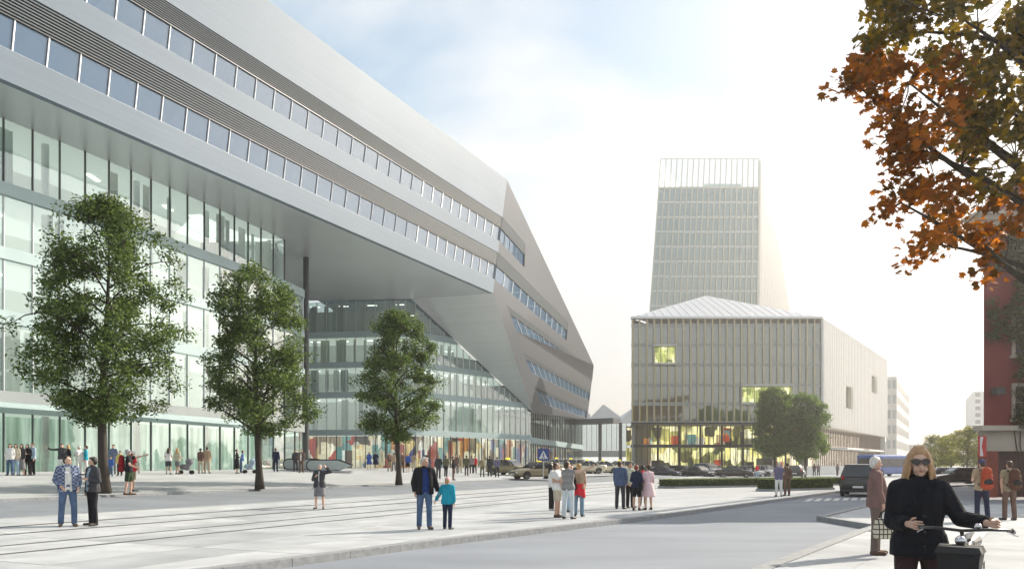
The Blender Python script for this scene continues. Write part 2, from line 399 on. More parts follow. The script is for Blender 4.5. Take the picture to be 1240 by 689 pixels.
# right-hand pavement with its pointed corner
RP = [Vector((-1.5, 3, 0)), Vector((3.78, 12.16, 0)), Vector((8.2, 18.77, 0)), Vector((9.5, 20.6, 0)), Vector((9.35, 24.1, 0)), Vector((14, 31, 0)), Vector((20, 32, 0)), Vector((60, 36, 0))]
side = MB(); side.poly([Vector((p.x, p.y, -bed)) for p in RP]+[Vector((60, -20, -bed)), Vector((-1.5, -20, -bed))])
pave_r = tag(side.build('pavement', jointm), kind='structure')
kerb_run(RP, pave_r, stone=1.2, w=-.25, z1=.02)
def inside(px_, py_, poly):
    c = False
    for i in range(len(poly)):
        a, b = poly[i], poly[i-1]
        if (a.y > py_) != (b.y > py_) and px_ < (b.x-a.x)*(py_-a.y)/(b.y-a.y)+a.x: c = not c
    return c
rpoly = RP+[Vector((60, -20, 0)), Vector((-1.5, -20, 0))]
dirx = Vector((.57, .82, 0)).normalized(); diry = Vector((-dirx.y, dirx.x, 0))
org = Vector((3.78, 12.16, 0))
segs = [(RP[i], RP[i+1]) for i in range(len(RP)-1)]
for i in range(-3, 16):
    for j in range(0, 22):
        a0, a1, b0, b1 = i*2.0, i*2.0+2.0, -(j+1)*1.25, -j*1.25
        q = [org+dirx*a+diry*b for a, b in ((a0+.007, b0+.007), (a1-.007, b0+.007), (a1-.007, b1-.007), (a0+.007, b1-.007))]
        poly = [(p.x, p.y) for p in q]
        c_ = (sum(p.x for p in q)/4, sum(p.y for p in q)/4)
        if c_[1] < 2 or c_[1] > 33 or c_[0] > c_[1]*.72+4: continue
        ok_ = sum(inside(p.x, p.y, rpoly) for p in q)
        if ok_ == 0: continue
        for (e0, e1) in (segs[1], segs[2], segs[3], segs[4], segs[5], segs[6]):
            # clip only against kerb segments close to this slab
            mid = (e0+e1)/2
            t = (Vector((c_[0], c_[1], 0))-e0).dot((e1-e0).normalized())
            if -1.6 < t < (e1-e0).length+1.6:
                d = (e1-e0).normalized(); nn = Vector((d.y, -d.x, 0))
                dist = (Vector((c_[0], c_[1], 0))-e0).dot(nn)
                if abs(dist) < 2.6: poly = clip(poly, nn.x, nn.y, -(nn.x*e0.x+nn.y*e0.y)-.26)
                if len(poly) < 3: break
        if len(poly) < 3: continue
        dz = rnd.uniform(0, .003)
        MB().slab([(x, y, -.03) for x, y in poly], [(x, y, dz) for x, y in poly]).build('paving_slab', [paving, paving_b, paving_c][rnd.choice((0, 1, 1, 2))], pave_r, fixn=True)
MB().poly([Vector((x, y, -.004)) for x, y in ((9.78, 20.9), (12, 19.5), (16, 24), (19.5, 31.6), (14.2, 30.75), (9.66, 24.05))]).build('paving_sheet', paved_sheet, pave_r)
# zebra bars on the side street and a parking street behind the hedge
white = mat('road_paint', (.62, .62, .60), .7, var=.18, scale=3)
for k in range(9):
    a = pix(980+k*7.6, 604.5-k*.6, 1); A = Vector((13.6+k*.55, 36.6+k*.25, ROAD_Z+.006))
    d1 = Vector((.42, .9, 0))*3.2; w = Vector((.28, .0, 0))
    tag(MB().poly([A, A+w, A+w+d1, A+d1]).build('zebra_bar', white), 'white painted bar of the zebra crossing on the shaded side street', 'road marking', 'zebra crossing bars')
far_road = tag(MB().poly([Vector((6, 92, .006)), Vector((110, 92, .006)), Vector((110, 112, .006)), Vector((6, 112, .006))]).build('parking_street', asphalt), kind='structure')
# ================================================================== the big cantilevered building
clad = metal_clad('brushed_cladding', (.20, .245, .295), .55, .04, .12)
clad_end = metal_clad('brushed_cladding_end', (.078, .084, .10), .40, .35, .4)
soffm = metal_clad('soffit_metal', (.74, .76, .78), .30, .5)
louvm = mat('louvre_metal', (.11, .13, .145), .6, .1, var=.08, spec=.2)
slotm = mat('louvre_slot', (.06, .065, .065), .7, var=.05)
framem = mat('dark_frame', (.07, .075, .08), .4, .3, var=.1)
alum = mat('pale_aluminium', (.62, .65, .66), .4, .3, var=.06)
bandm = mat('pale_band', (.37, .48, .49), .5, .1, var=.05, scale=.5)
bandd = mat('grey_band', (.28, .31, .315), .5, .2, var=.06, scale=.5)
ribglass = glass('ribbon_glass', (.35, .45, .52), .82, .5, .03, (.095, .20, .345), 0)
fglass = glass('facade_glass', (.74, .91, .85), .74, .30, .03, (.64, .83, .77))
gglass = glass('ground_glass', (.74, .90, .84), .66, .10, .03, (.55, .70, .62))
shadedglass = glass('painted_shade_glass', (.34, .42, .36), .62, .12, .03, (.16, .24, .18))  # corner panes: soffit shade and dark reflections put into the glass colour
dglass = glass('shade_glass', (.80, .86, .82), .88, .05, .03, (.45, .52, .48))
intwall = mat('interior_wall', (.80, .82, .80), .7, var=.05, scale=.4)
intfloor = mat('interior_floor', (.55, .55, .53), .6, var=.06)
intceil = mat('ceiling_added_glow', (.78, .79, .77), .7, var=.05, emit=.4, emc=(1, .98, .92))  # ceiling glow is added to brighten the rooms behind the glass
curtm = [mat('curtain_white', (.82, .83, .80), .8, var=.06), mat('curtain_cream', (.72, .70, .58), .8, var=.08), mat('curtain_mint', (.55, .66, .60), .8, var=.08), mat('curtain_grey', (.36, .40, .38), .8, var=.08)]
lampm = mat('ceiling_lamp', (.9, .88, .8), .5, var=0, emit=2, emc=(1, .96, .86))
main = thing('cantilevered_building', 'silver metal building with window ribbons overhanging glazed storeys along the plaza', 'building', (-20, 80, 1.15))
OFF = Vector(main.location)
def mbuild(mb, name, m, parent=main, **k):
    mb.v = [(x-OFF.x, y-OFF.y, z-OFF.z) for x, y, z in mb.v]; return mb.build(name, m, parent, **k)
SZ = 21.6
B = Vector((-2.2, 91.8, SZ)); fdir = Vector((.476, 1, 0)).normalized(); FN = Vector((fdir.y, -fdir.x, 0))   # FN points out to the street
T = on_plane(614, 218, B, FN); TOPZ = T.z
def fas(t, z, dep=0): p = B+fdir*t+FN*dep; return Vector((p.x, p.y, z))     # t metres along fascia from the bend (negative towards us)
TL = -88.0
def bend_t(z): return (T-B).dot(fdir)*(z-SZ)/(TOPZ-SZ)
# end wall plane through B, T and the far ribbon direction
edir = Vector((.255, 1, 0)).normalized(); EN = (T-B).cross(edir).normalized()
if EN.x < 0: EN = -EN
Cp = on_plane(645, 499, B, EN); Rp = on_plane(719, 442, B, EN); R2 = on_plane(711, 508, B, EN)
A = EYEP+ray(498, 362)*((SZ-EYE)/ray(498, 362).z)
def wall_holes(outer, holes, N, depth):
    mb = MB(); loops = [outer]+holes
    tris = tessellate_polygon(loops); flat_ = [p for lp in loops for p in lp]
    mb.add(flat_, [tuple(t) for t in tris])
    for h in holes:                                                  # reveals
        k = len(h)
        for i in range(k):
            p, q = h[i], h[(i+1) % k]; mb.poly([p, q, q-N*depth, p-N*depth])
    return mb
# window ribbons on the long fascia: (glass bottom, glass top, louvre top)
RIB = [(23.3, 25.1, 26.65), (28.1, 29.85, 31.15)]
def frect(t0, t1f, z0, z1): return [fas(t0, z0), fas(t1f(z0), z0), fas(t1f(z1), z1), fas(t0, z1)]
holes = [frect(TL+1, lambda z: bend_t(z)-.02, a, c) for a, b, c in RIB]
outer = [fas(TL, SZ), B, T, fas(TL, TOPZ)]
# the ribbons run through the bend, so build the fascia as three bands
zs = [(SZ, RIB[0][0]), (RIB[0][2], RIB[1][0]), (RIB[1][2], TOPZ)]
for z0, z1 in zs:
    mb = MB(); q = [fas(TL, z0), fas(bend_t(z0), z0), fas(bend_t(z1), z1), fas(TL, z1)]
    mb.slab([p-FN*.45 for p in q], q); mbuild(mb, 'fascia_band', clad, fixn=True)
def ribbon(p_at, N, parent, npan, lou=None, nl=7, vis=lambda i: True, frame=.05):
    """p_at(f, g): f along 0..1, g up 0..1 on the glass; panes, mullions, louvres above"""
    d_in = .16
    for i in range(npan):
        if not vis(i): continue
        a, b = i/npan, (i+1)/npan
        q = [p_at(a, 0)-N*d_in, p_at(b, 0)-N*d_in, p_at(b, 1)-N*d_in, p_at(a, 1)-N*d_in]
        w = (q[1]-q[0]).normalized()*.03
        mbuild(MB().poly([q[0]+w, q[1]-w, q[2]-w, q[3]+w]), 'window_pane', ribglass, parent)
        mbuild(MB().beam(p_at(a, 0)-N*(d_in-.04), p_at(a, 1)-N*(d_in-.04), .05, .1), 'mullion', alum, parent)
    for g in (0, 1):
        mbuild(MB().beam(p_at(0, g)-N*.1, p_at(1, g)-N*.1, .10, .07), 'frame_rail', alum if g == 0 else framem, parent)
for ri, (a, b, c) in enumerate(RIB):
    rib = link('window_ribbon', None, main)
    t0 = TL+2
    ribbon(lambda f, g: fas(t0+(bend_t(a+(b-a)*g)-t0)*f, a+(b-a)*g), FN, rib, 46)
    # louvres: slats over a dark slot
    q = [fas(t0, b+.06), fas(bend_t(b), b+.06), fas(bend_t(c), c), fas(t0, c)]
    mbuild(MB().poly([p-FN*.2 for p in q]), 'louvre_slot', slotm, rib)
    n = 8
    for k in range(n):
        z0 = b+.10+(c-b-.12)*(k+.1)/n; z1 = b+.10+(c-b-.12)*(k+.72)/n; tt = bend_t(z0)
        s_ = MB().slab([fas(t0, z0, -.02), fas(tt, z0, -.02), fas(tt, z0+.02, -.14), fas(t0, z0+.02, -.14)],
                       [fas(t0, z1-.02, -.04), fas(tt, z1-.02, -.04), fas(tt, z1, -.16), fas(t0, z1, -.16)])
        mbuild(s_, 'louvre_slat', louvm, rib, fixn=True)
# ---- end wall with its five ribbons (the first two continue round the bend)
def E(x, y): return on_plane(x, y, B, EN)
def Ez(x, z):
    """point of the end wall plane in photo column x at height z"""
    rx = (x-CX)/F; d = (EN.dot(B)-EN.z*z)/(EN.x*rx+EN.y); return Vector((rx*d, d, z))
def bendp(z): return fas(bend_t(z), z)
er = []
er.append((Ez(635, RIB[1][0]), Ez(636, RIB[1][2]), bendp(RIB[1][2]), bendp(RIB[1][0])))
er.append((Ez(686, RIB[0][0]), Ez(688, RIB[0][2]), bendp(RIB[0][2]), bendp(RIB[0][0])))
er.append((E(717.2, 461), E(718.6, 446.5), E(613.5, 370), E(626, 401.5)))
er.append((E(713.3, 485), E(714.8, 473), E(633.5, 428.5), E(643.3, 451)))
er.append((E(709.8, 506), E(711.3, 495.5), E(646, 468), E(656, 488.5)))
shape = [B, Cp, R2, Rp, T]
cuts = [[h[3], h[0], h[1], h[2]] for h in er]
# bands of the end wall around the ribbons: outer polygon with holes pulled 2 cm inside the bend edge
cuts2 = []
for k, h in enumerate(cuts):
    if k < 2: h = [h[0]+edir*.05, h[1], h[2], h[3]+edir*.05]
    cuts2.append(h)
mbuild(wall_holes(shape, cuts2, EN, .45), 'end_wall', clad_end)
for k, h in enumerate(er):
    br, tr_, tl, bl = h
    rib = link('window_ribbon', None, main)
    gtop = {0: .57, 1: .54, 2: .72, 3: .78, 4: .80}[k]
    npan = (5, 11, 17, 14, 11)[k]
    def pat(f, g, br=br, tr_=tr_, tl=tl, bl=bl, gtop=gtop):
        lo = bl+(br-bl)*f; hi = tl+(tr_-tl)*f; return lo+(hi-lo)*(g*gtop)
    ribbon(pat, EN, rib, npan)
    def pal(f, g, br=br, tr_=tr_, tl=tl, bl=bl):
        lo = bl+(br-bl)*f; hi = tl+(tr_-tl)*f; return lo+(hi-lo)*g
    g0 = gtop+.02
    mbuild(MB().poly([pal(0, g0)-EN*.2, pal(1, g0)-EN*.2, pal(1, 1)-EN*.2, pal(0, 1)-EN*.2]), 'louvre_slot', slotm, rib)
    n = 7 if k < 2 else 4
    for i in range(n):
        ga, gb = g0+(1-g0)*(i+.1)/n, g0+(1-g0)*(i+.75)/n
        q = [pal(0, ga), pal(1, ga), pal(1, gb), pal(0, gb)]
        mbuild(MB().slab([p-EN*.15 for p in q], [p-EN*.03 for p in q]), 'louvre_slat', louvm, rib, fixn=True)
# ---- underside, sloping belly, roof and back
back = [Vector((-95, 30, SZ)), Vector((-75, 140, SZ))]
soff = MB().poly([p+Vector((0, 0, .012)) for p in (fas(TL, SZ), B, A, Vector((-60, A.y+4, SZ)), Vector((-95, 30, SZ)))])
mbuild(soff, 'soffit', soffm)
# belly: triangle from the soffit edge down to the low corner, then the underside of the end block
Dn = Vector((R2.x-6.0, R2.y+2, R2.z)); Cin = Cp+Vector((-6.0, 3, 0))
mbuild(MB().poly([A, B, Cp]), 'sloping_underside', soffm)
mbuild(MB().poly([Cp, R2, Dn, Cin]), 'low_soffit', soffm)
Rb = Rp+Vector((-40, 6, 2)); Tb = T+Vector((-45, 15, 0))
mbuild(MB().poly([T, Rp, Rb, Tb]).poly([fas(TL, TOPZ), T, Tb, Vector((-120, 40, TOPZ))]), 'roof', clad)
mbuild(MB().poly([Rp, R2, Dn, Rb+Vector((0, 0, -14))]).poly([Rp, Rb+Vector((0, 0, -14)), Rb]), 'rear_wall', clad)

# ---- glazed storeys
G0 = 1.15
LEV = [(G0, 4.6), (5.85, 9.75), (10.5, 13.45), (14.15, 17.15), (17.9, SZ)]
BANDS = [(4.6, 5.85), (9.75, 10.5), (13.45, 14.15), (17.15, 17.9)]
def smooth_path(pts, step):
    """resample a plan polyline at even steps"""
    out = [Vector(pts[0])]; acc = 0
    for p, q in zip(pts, pts[1:]):
        p, q = Vector(p), Vector(q); L = (q-p).length; t = step-acc
        while t <= L: out.append(p+(q-p)*t/L); t += step
        acc = L-(t-step)
    return out
left_plan = [(-37.5, 26), (-33.2, 36), (-29.6, 45), (-26.1, 53), (-23.0, 61.5), (-20.5, 69.2)]
left_low = left_plan[:-1]+[(-20.4, 69.5), (-19.7, 72.3), (-19.55, 73.6), (-19.9, 74.6), (-21, 75.3), (-24, 76)]
left_top = left_plan+[(-20.3, 70.1), (-20.7, 70.8), (-22, 71.4), (-26, 72)]
rg = random.Random(11)
def n_of(p, q): d = (q-p); return Vector((d.y, -d.x, 0)).normalized()     # to the right of travel = outwards
def glazed(path, z0, z1, gm, mull, parent, zlim=None, mw=.06, transom=None, name='glass_panel'):
    for p, q in zip(path, path[1:]):
        p3, q3 = Vector((p[0], p[1], 0)), Vector((q[0], q[1], 0)); N = n_of(p3, q3); d = (q3-p3)
        poly = [(0, z0), (1, z0), (1, z1), (0, z1)]
        if zlim:
            za, zb = zlim(p3), zlim(q3)
            poly = clip(poly, zb-za, -1, za)
            if len(poly) < 3: continue
        w = .03/d.length
        pts_ = [p3+d*min(1-w, max(w, f))+Vector((0, 0, z)) for f, z in poly]
        mbuild(MB().poly(pts_), name, gm, parent)
        top = min(z1, zlim(p3)) if zlim else z1
        if top > z0+.2: mbuild(MB().beam(p3+N*.02+Vector((0, 0, z0)), p3+N*.02+Vector((0, 0, top)), mw, .14, up=N), 'mullion', mull, parent)
def band(path, z0, z1, m, out_=.18, depth=.5, zlim=None, name='slab_band'):
    inner, outer_ = [], []
    P = [Vector((p[0], p[1], 0)) for p in path]
    for i, p in enumerate(P):
        N = n_of(P[max(0, i-1)], P[min(len(P)-1, i+1)]); outer_.append(p+N*out_); inner.append(p-N*depth)
    mb = MB()
    for i in range(len(P)-1):
        za0, za1, zb1 = z0, z1, z1
        if zlim:
            la, lb = zlim(P[i]), zlim(P[i+1])
            if min(la, lb) < z0+.05: continue
            za1, zb1 = min(z1, la), min(z1, lb)
        o0, o1, i0, i1 = outer_[i], outer_[i+1], inner[i], inner[i+1]
        V = lambda p, z: Vector((p.x, p.y, z))
        mb.add([V(o0, z0), V(o1, z0), V(o1, zb1), V(o0, za1), V(i0, z0), V(i1, z0), V(i1, zb1), V(i0, za1)],
               [(0, 1, 2, 3), (0, 4, 5, 1), (3, 2, 6, 7)]+([(0, 3, 7, 4)] if i == 0 else []))
    return mbuild(mb, name, m)
def floor_plate(path, z, inset, deep, m, name):
    P = [Vector((p[0], p[1], 0)) for p in path]; a, b = [], []
    for i, p in enumerate(P):
        N = n_of(P[max(0, i-1)], P[min(len(P)-1, i+1)]); a.append(p-N*inset); b.append(p-N*deep)
    mb = MB()
    for i in range(len(P)-1):
        mb.poly([Vector((a[i].x, a[i].y, z)), Vector((a[i+1].x, a[i+1].y, z)), Vector((b[i+1].x, b[i+1].y, z)), Vector((b[i].x, b[i].y, z))])
    return mbuild(mb, name, m)
def curtains(path, z0, z1, every, zlim=None, prob=.5, dep=(.5, 1.6), parent=None):
    P = [Vector((p[0], p[1], 0)) for p in path]
    for p, q in zip(P, P[1:]):
        if rg.random() > prob: continue
        N = n_of(p, q); d = q-p; a, b = sorted((rg.random(), rg.random()))
        if b-a < .2: b = min(1, a+.35)
        dd = rg.uniform(*dep); h = z1-.1
        if zlim: h = min(h, zlim(p)-.3, zlim(q)-.3)
        if h < z0+1: continue
        w0, w1 = p+d*a-N*dd, p+d*b-N*dd
        mb = MB(); n = 6
        ft = [w0+(w1-w0)*i/n-N*(.06 if i % 2 else 0) for i in range(n+1)]
        mb.add([(v.x, v.y, z0+.02) for v in ft]+[(v.x, v.y, h) for v in ft], [(i, i+1, n+2+i, n+1+i) for i in range(n)])
        mbuild(mb, 'curtain', rg.choice(curtm), parent or main)
white_col = mat('white_column', (.80, .82, .82), .5, var=.04)
wing = smooth_path(left_low, 1.75); wing_top = smooth_path(left_top, 1.75)
wing_pts = {0: wing, 1: wing, 2: wing, 3: wing, 4: wing_top}
for k, (z0, z1) in enumerate(LEV):
    path = wing_pts[k]
    st = link('glazed_storey', None, main)
    cut_i = max(i for i, p in enumerate(path) if p[1] < 62.5)
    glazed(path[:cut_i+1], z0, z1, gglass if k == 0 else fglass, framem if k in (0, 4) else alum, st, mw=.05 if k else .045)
    glazed(path[cut_i:], z0, z1, (gglass, shadedglass, shadedglass, shadedglass, fglass)[k], framem if k in (0, 1, 4) else alum, st, mw=.05 if k else .045)
    floor_plate(path, z0+.01, .1, 9, intfloor, 'floor_slab'); floor_plate(path, z1-.01, .1, 9, intceil, 'ceiling_slab')
    if k: curtains(path, z0, z1, 1, prob=.55, parent=st)
    # back wall of the rooms and white columns
    P = [Vector((p[0], p[1], 0)) for p in path]; mb = MB()
    bw = [p-n_of(P[max(0, i-1)], P[min(len(P)-1, i+1)])*(3.4 if k == 0 else 7.5) for i, p in enumerate(P)]
    for i in range(len(bw)-5): mb.poly([bw[i]+Vector((0, 0, z0)), bw[i+1]+Vector((0, 0, z0)), bw[i+1]+Vector((0, 0, z1)), bw[i]+Vector((0, 0, z1))])
    if k == 0: wm = streak_mat('lobby_wall', [(.16, .25, .20), (.34, .46, .37), (.66, .74, .66), (.24, .36, .29), (.44, .54, .44)], 1.1, .42)
    else: wm = intwall
    mbuild(mb, 'back_wall', wm, st)
    for i in range(2, len(P)-6, 4):
        N = n_of(P[i-1], P[i+1]); c_ = P[i]-N*1.3
        mbuild(MB().tube([(c_.x, c_.y, z0), (c_.x, c_.y, z1)], .22, 12), 'column', white_col, st, smooth=False)
    if k:
        for i in range(1, len(P)-6, 4):
            N = n_of(P[i-1], P[i+1]); c_ = P[i]-N*3.5
            mbuild(MB().box((c_.x-.15, c_.y-.7, z1-.09), (c_.x+.15, c_.y+.7, z1-.03)), 'ceiling_light', lampm, st)
for k, (z0, z1) in enumerate(BANDS): band(wing, z0, z1, (bandd if k < 1 else bandm))
mbuild(MB().poly([(p[0], p[1], 17.9) for p in wing]+[(-60, 80, 17.9), (-70, 26, 17.9)]), 'terrace', intfloor)
# pale curved canopy over the entrance at the left
can = MB(); cp = [Vector((p[0], p[1], 0)) for p in wing[:25]]
for i in range(len(cp)-1):
    Na, Nb = n_of(cp[max(0, i-1)], cp[i+1]), n_of(cp[i], cp[min(len(cp)-1, i+2)])
    fa, fb = 2.6*math.sin(math.pi*max(0, 1-i/24.0)*.5), 2.6*math.sin(math.pi*max(0, 1-(i+1)/24.0)*.5)
    a0, a1 = cp[i]+Na*.2, cp[i+1]+Nb*.2; b0, b1 = cp[i]+Na*(.2+fa), cp[i+1]+Nb*(.2+fb)
    Z = lambda p, z: (p.x, p.y, z)
    can.add([Z(a0, 4.55), Z(a1, 4.55), Z(b1, 4.75), Z(b0, 4.75), Z(a0, 5.2), Z(a1, 5.2), Z(b1, 5.0), Z(b0, 5.0)],
            [(0, 1, 2, 3), (3, 2, 6, 7), (4, 7, 6, 5)])
mbuild(can, 'canopy', bandm)
# dark corner post between the two glazed wings
pc = gd(370.5, 76)
mbuild(MB().tube([(pc.x, pc.y, G0-.1), (pc.x, pc.y, SZ)], .27, 14), 'corner_post', framem)

# ---- central glazed block below the belly
A2 = Vector((A.x, A.y, 0)); C2 = Vector((Cp.x, Cp.y, 0))
wl_dir = (C2-A2).normalized()
front = [Vector((-34, 98.5, 0)), Vector((A.x-2.4, A.y+.6, 0))]
cen = [tuple(front[0][:2]), tuple(front[1][:2]), (A.x-.9, A.y+.55), (A.x+.35, A.y+1.1), (A.x+1.1, A.y+1.9)]
end_c = C2+Vector((-.25, .1, 0)); cen.append((end_c.x, end_c.y))
cpath = smooth_path(cen, 1.25)
def zl(p):
    t = (Vector((p.x, p.y, 0))-A2).dot(wl_dir)/(C2-A2).length
    return SZ-.02 if t <= 0.06 else SZ-(SZ-Cp.z)*min(1, t)-.05
shop = cells_mat('shop_display', [(.85, .74, .50), (.06, .05, .045), (.62, .24, .05), (.90, .86, .74), (.16, .36, .36), (.80, .62, .32), (.40, .05, .035), (.10, .14, .34), (.30, .24, .16), (.92, .90, .82)], (.8, .8, .5), .5)
def V3(p, z): return Vector((p.x, p.y, z))
DISP = [mat('disp_'+n_, c_, .6, var=.35, scale=1.6, emit=e_) for n_, c_, e_ in (('orange', (.62, .22, .04), .35), ('cream', (.80, .72, .52), .5), ('teal', (.10, .34, .34), .3), ('red', (.45, .04, .03), .3), ('blue', (.07, .11, .34), .3), ('dark', (.03, .03, .035), 0), ('wood', (.22, .13, .06), .1), ('white', (.85, .84, .80), .5))]
CL = [(G0, 5.15), (5.85, 9.75), (10.5, 13.45), (14.15, 17.15), (17.9, SZ)]
CB = [(5.15, 5.85)]+BANDS[1:]
for k, (z0, z1) in enumerate(CL):
    st = link('glazed_storey', None, main)
    glazed(cpath, z0, z1, fglass if k else dglass, alum if k else framem, st, zlim=zl, mw=.05)
    floor_plate(cpath, z0+.01, .1, 8, intfloor, 'floor_slab')
    if k < 4: floor_plate(cpath, z1-.01, .1, 8, intceil, 'ceiling_slab')
    if k: curtains(cpath, z0, z1, 1, zlim=zl, prob=.8, parent=st)
    P = [Vector((p[0], p[1], 0)) for p in cpath]; mb = MB()
    bw = [p-n_of(P[max(0, i-1)], P[min(len(P)-1, i+1)])*(2.2 if k == 0 else 6) for i, p in enumerate(P)]
    for i in range(len(bw)-1):
        h0, h1 = min(z1, zl(P[i])), min(z1, zl(P[i+1]))
        if h0 > z0+.3 and h1 > z0+.3: mb.poly([bw[i]+Vector((0, 0, z0)), bw[i+1]+Vector((0, 0, z0)), bw[i+1]+Vector((0, 0, h1)), bw[i]+Vector((0, 0, h0))])
    mbuild(mb, 'back_wall', shop if k == 0 else intwall, st)
    if k == 0:
        for i in range(2, len(P)-2):
            for _ in range(2):
                if rg.random() < .25: continue
                N = n_of(P[i-1], P[i+1]); d_ = (P[i+1]-P[i]).normalized(); c_ = P[i]+d_*rg.uniform(0, 1.2)-N*rg.uniform(.5, 1.9); w_, h_ = rg.uniform(.25, 1.1), rg.uniform(.7, 3.2); zb_ = z0+.02 if rg.random() < .7 else z0+rg.uniform(.6, 1.6)
                c2_ = c_+d_*w_; o_ = N*.12
                mbuild(MB().slab([V3(c_, zb_), V3(c2_, zb_), V3(c2_-o_, zb_), V3(c_-o_, zb_)], [V3(c_, min(z1-.1, zb_+h_)), V3(c2_, min(z1-.1, zb_+h_)), V3(c2_-o_, min(z1-.1, zb_+h_)), V3(c_-o_, min(z1-.1, zb_+h_))]), 'display', rg.choice(DISP), st, fixn=True)
    for i in range(1, len(P)-1, 3):
        N = n_of(P[i-1], P[i+1]); c_ = P[i]-N*2.5; h = min(z1, zl(c_))
        if k and h > z0+2.4: mbuild(MB().box((c_.x-.6, c_.y-.15, h-.09), (c_.x+.6, c_.y+.15, h-.03)), 'ceiling_light', lampm, st)
for z0, z1 in CB: band(cpath, z0, z1, bandm, zlim=zl)
# two storeys of glass below the end wall
e0 = C2+Vector((-.6, .4, 0)); e1 = Vector((R2.x-1.1, R2.y-1, 0))
epath = smooth_path([(e0.x, e0.y), (e1.x, e1.y), (e1.x-14, e1.y+4)], 1.6)
zlow = lambda p: Cp.z-.03+(R2.z-Cp.z)*max(0, min(1, (p.y-C2.y)/(R2.y-C2.y)))
for k, (z0, z1) in enumerate([(G0-.6, 4.7), (5.6, 10.9)]):
    st = link('glazed_storey', None, main)
    glazed(epath, z0, z1, dglass, framem, st, zlim=zlow, mw=.06)
    curtains(epath, z0, z1-.8, 1, zlim=zlow, prob=.75 if k else .3, parent=st)
    P = [Vector((p[0], p[1], 0)) for p in epath]; mb = MB()
    bw = [p-n_of(P[max(0, i-1)], P[min(len(P)-1, i+1)])*(2.6 if k == 0 else 4) for i, p in enumerate(P)]
    for i in range(len(bw)-1): mb.poly([bw[i]+Vector((0, 0, z0)), bw[i+1]+Vector((0, 0, z0)), bw[i+1]+Vector((0, 0, min(z1, 8.9))), bw[i]+Vector((0, 0, min(z1, 8.9)))])
    mbuild(mb, 'back_wall', shop if k == 0 else intwall, st)
band(epath, 4.7, 5.6, bandm)
# ================================================================== block with fins and hipped roof
finm = mat('fin_metal', (.50, .50, .47), .4, .3, var=.06)
goldm = mat('fin_gold', (.58, .45, .15), .5, .1, var=.1)
wfin = mat('fin_white', (.82, .81, .79), .5, .1, var=.05)
bglass = glass('block_glass', (.56, .62, .42), .66, .26, .04, (.33, .38, .22))
tglass = glass('tower_glass', (.55, .64, .62), .6, .38, .05, (.30, .45, .32))
clearglass = glass('clear_glass', (.95, .97, .92), .95, .02, .03)
crownglass = glass('crown_glass', (.90, .95, .94), .85, .12, .03, (.8, .86, .84))
zincm = mat('zinc_roof', (.56, .58, .61), .45, .35, var=.05, scale=.4)
lit = cells_mat('lit_interior', [(.80, .72, .24), (.10, .10, .035), (1.0, .94, .60), (.42, .40, .12), (.88, .82, .40), (.05, .055, .03), (.70, .66, .28), (.25, .26, .09)], (.55, .55, .5), 1.0, .2)
litwin = cells_mat('lit_window', [(.70, .70, .28), (.38, .42, .12), (.90, .88, .52), (.50, .54, .18), (.20, .24, .07)], (1.1, 1.1, .9), .8, .4)
litrose = streak_mat('lit_interior_rose', [(.30, .20, .17), (.75, .58, .44), (.90, .78, .62), (.40, .26, .24)], .5, .9, .2)
darksteel = mat('dark_steel', (.05, .055, .06), .4, .4, var=.1)
block = thing('fin_clad_block', 'square office block with vertical metal fins, hipped zinc roof and glowing ground storeys', 'building', (35, 130, 0))
BO = Vector((35, 130, 0))
def lb(mb, name, m, parent, off=BO, **k):
    mb.v = [(x-off.x, y-off.y, z-off.z) for x, y, z in mb.v]; return mb.build(name, m, parent, **k)
DB = 130.0; fl = (765-CX)/F*DB; frx = (994-CX)/F*DB; ZT = 25.7; ZB = 8.5
fl_pt, fr_pt, br_pt = Vector((fl, DB, 0)), Vector((frx, DB, 0)), Vector((86.4, 181.7, 0)); bl_pt = Vector((fl+35.2, 181.7, 0))
def V(p, z): return Vector((p.x, p.y, z))
floors = [8.5, 11.6, 14.7, 18.1, 21.4, 24.6]
nb = 26; bayw = (frx-fl)/nb
wins = [(3, 6, 18.35, 21.1), (15, 22, 11.75, 14.5)]          # bays and heights of the two big lit windows
def in_win(b, z): return any(a <= b < c and z0 < z < z1 for a, c, z0, z1 in wins)
zone = link('fin_facade', None, block)
lb(MB().poly([V(fl_pt+Vector((3, 4, 0)), ZB), V(fr_pt+Vector((2, 4, 0)), ZB), V(fr_pt+Vector((2, 4, 0)), ZT), V(fl_pt+Vector((3, 4, 0)), ZT)]), 'room_wall', mat('room_dim', (.30, .33, .29), .8, var=.3, scale=.25), zone)
for i in range(nb+1):
    x = fl+i*bayw; cuts_ = sorted((z0, z1) for a, c, z0, z1 in wins if a < i < c)
    z = ZB
    for z0, z1 in cuts_+[(ZT, ZT)]:
        mb = MB().box((x-.055, DB-.28, z), (x+.055, DB+.0, z0)); mb.box((x+.056, DB-.16, z), (x+.22, DB-.02, z0), 1)
        lb(mb, 'fin', [finm, goldm], zone); z = z1
for k in range(5):
    for i in range(nb):
        x0, x1 = fl+i*bayw+.22, fl+(i+1)*bayw-.055; z0, z1 = floors[k]+.3, floors[k+1]-.3
        if in_win(i, (z0+z1)/2): continue
        lb(MB().poly([(x0, DB+.05, z0), (x1, DB+.05, z0), (x1, DB+.05, z1), (x0, DB+.05, z1)]), 'glass_panel', bglass, zone)
slabm = mat('slab_grey', (.40, .42, .40), .6, var=.08)
for k, z in enumerate(floors):
    lb(MB().box((fl, DB+.02, z-.3), (frx, DB+.6, z+.3)), 'slab_edge', slabm, zone)
lb(MB().box((fl-.1, DB-.6, ZT-.05), (frx+.1, DB+.6, ZT+.3)), 'cornice', wfin, zone)
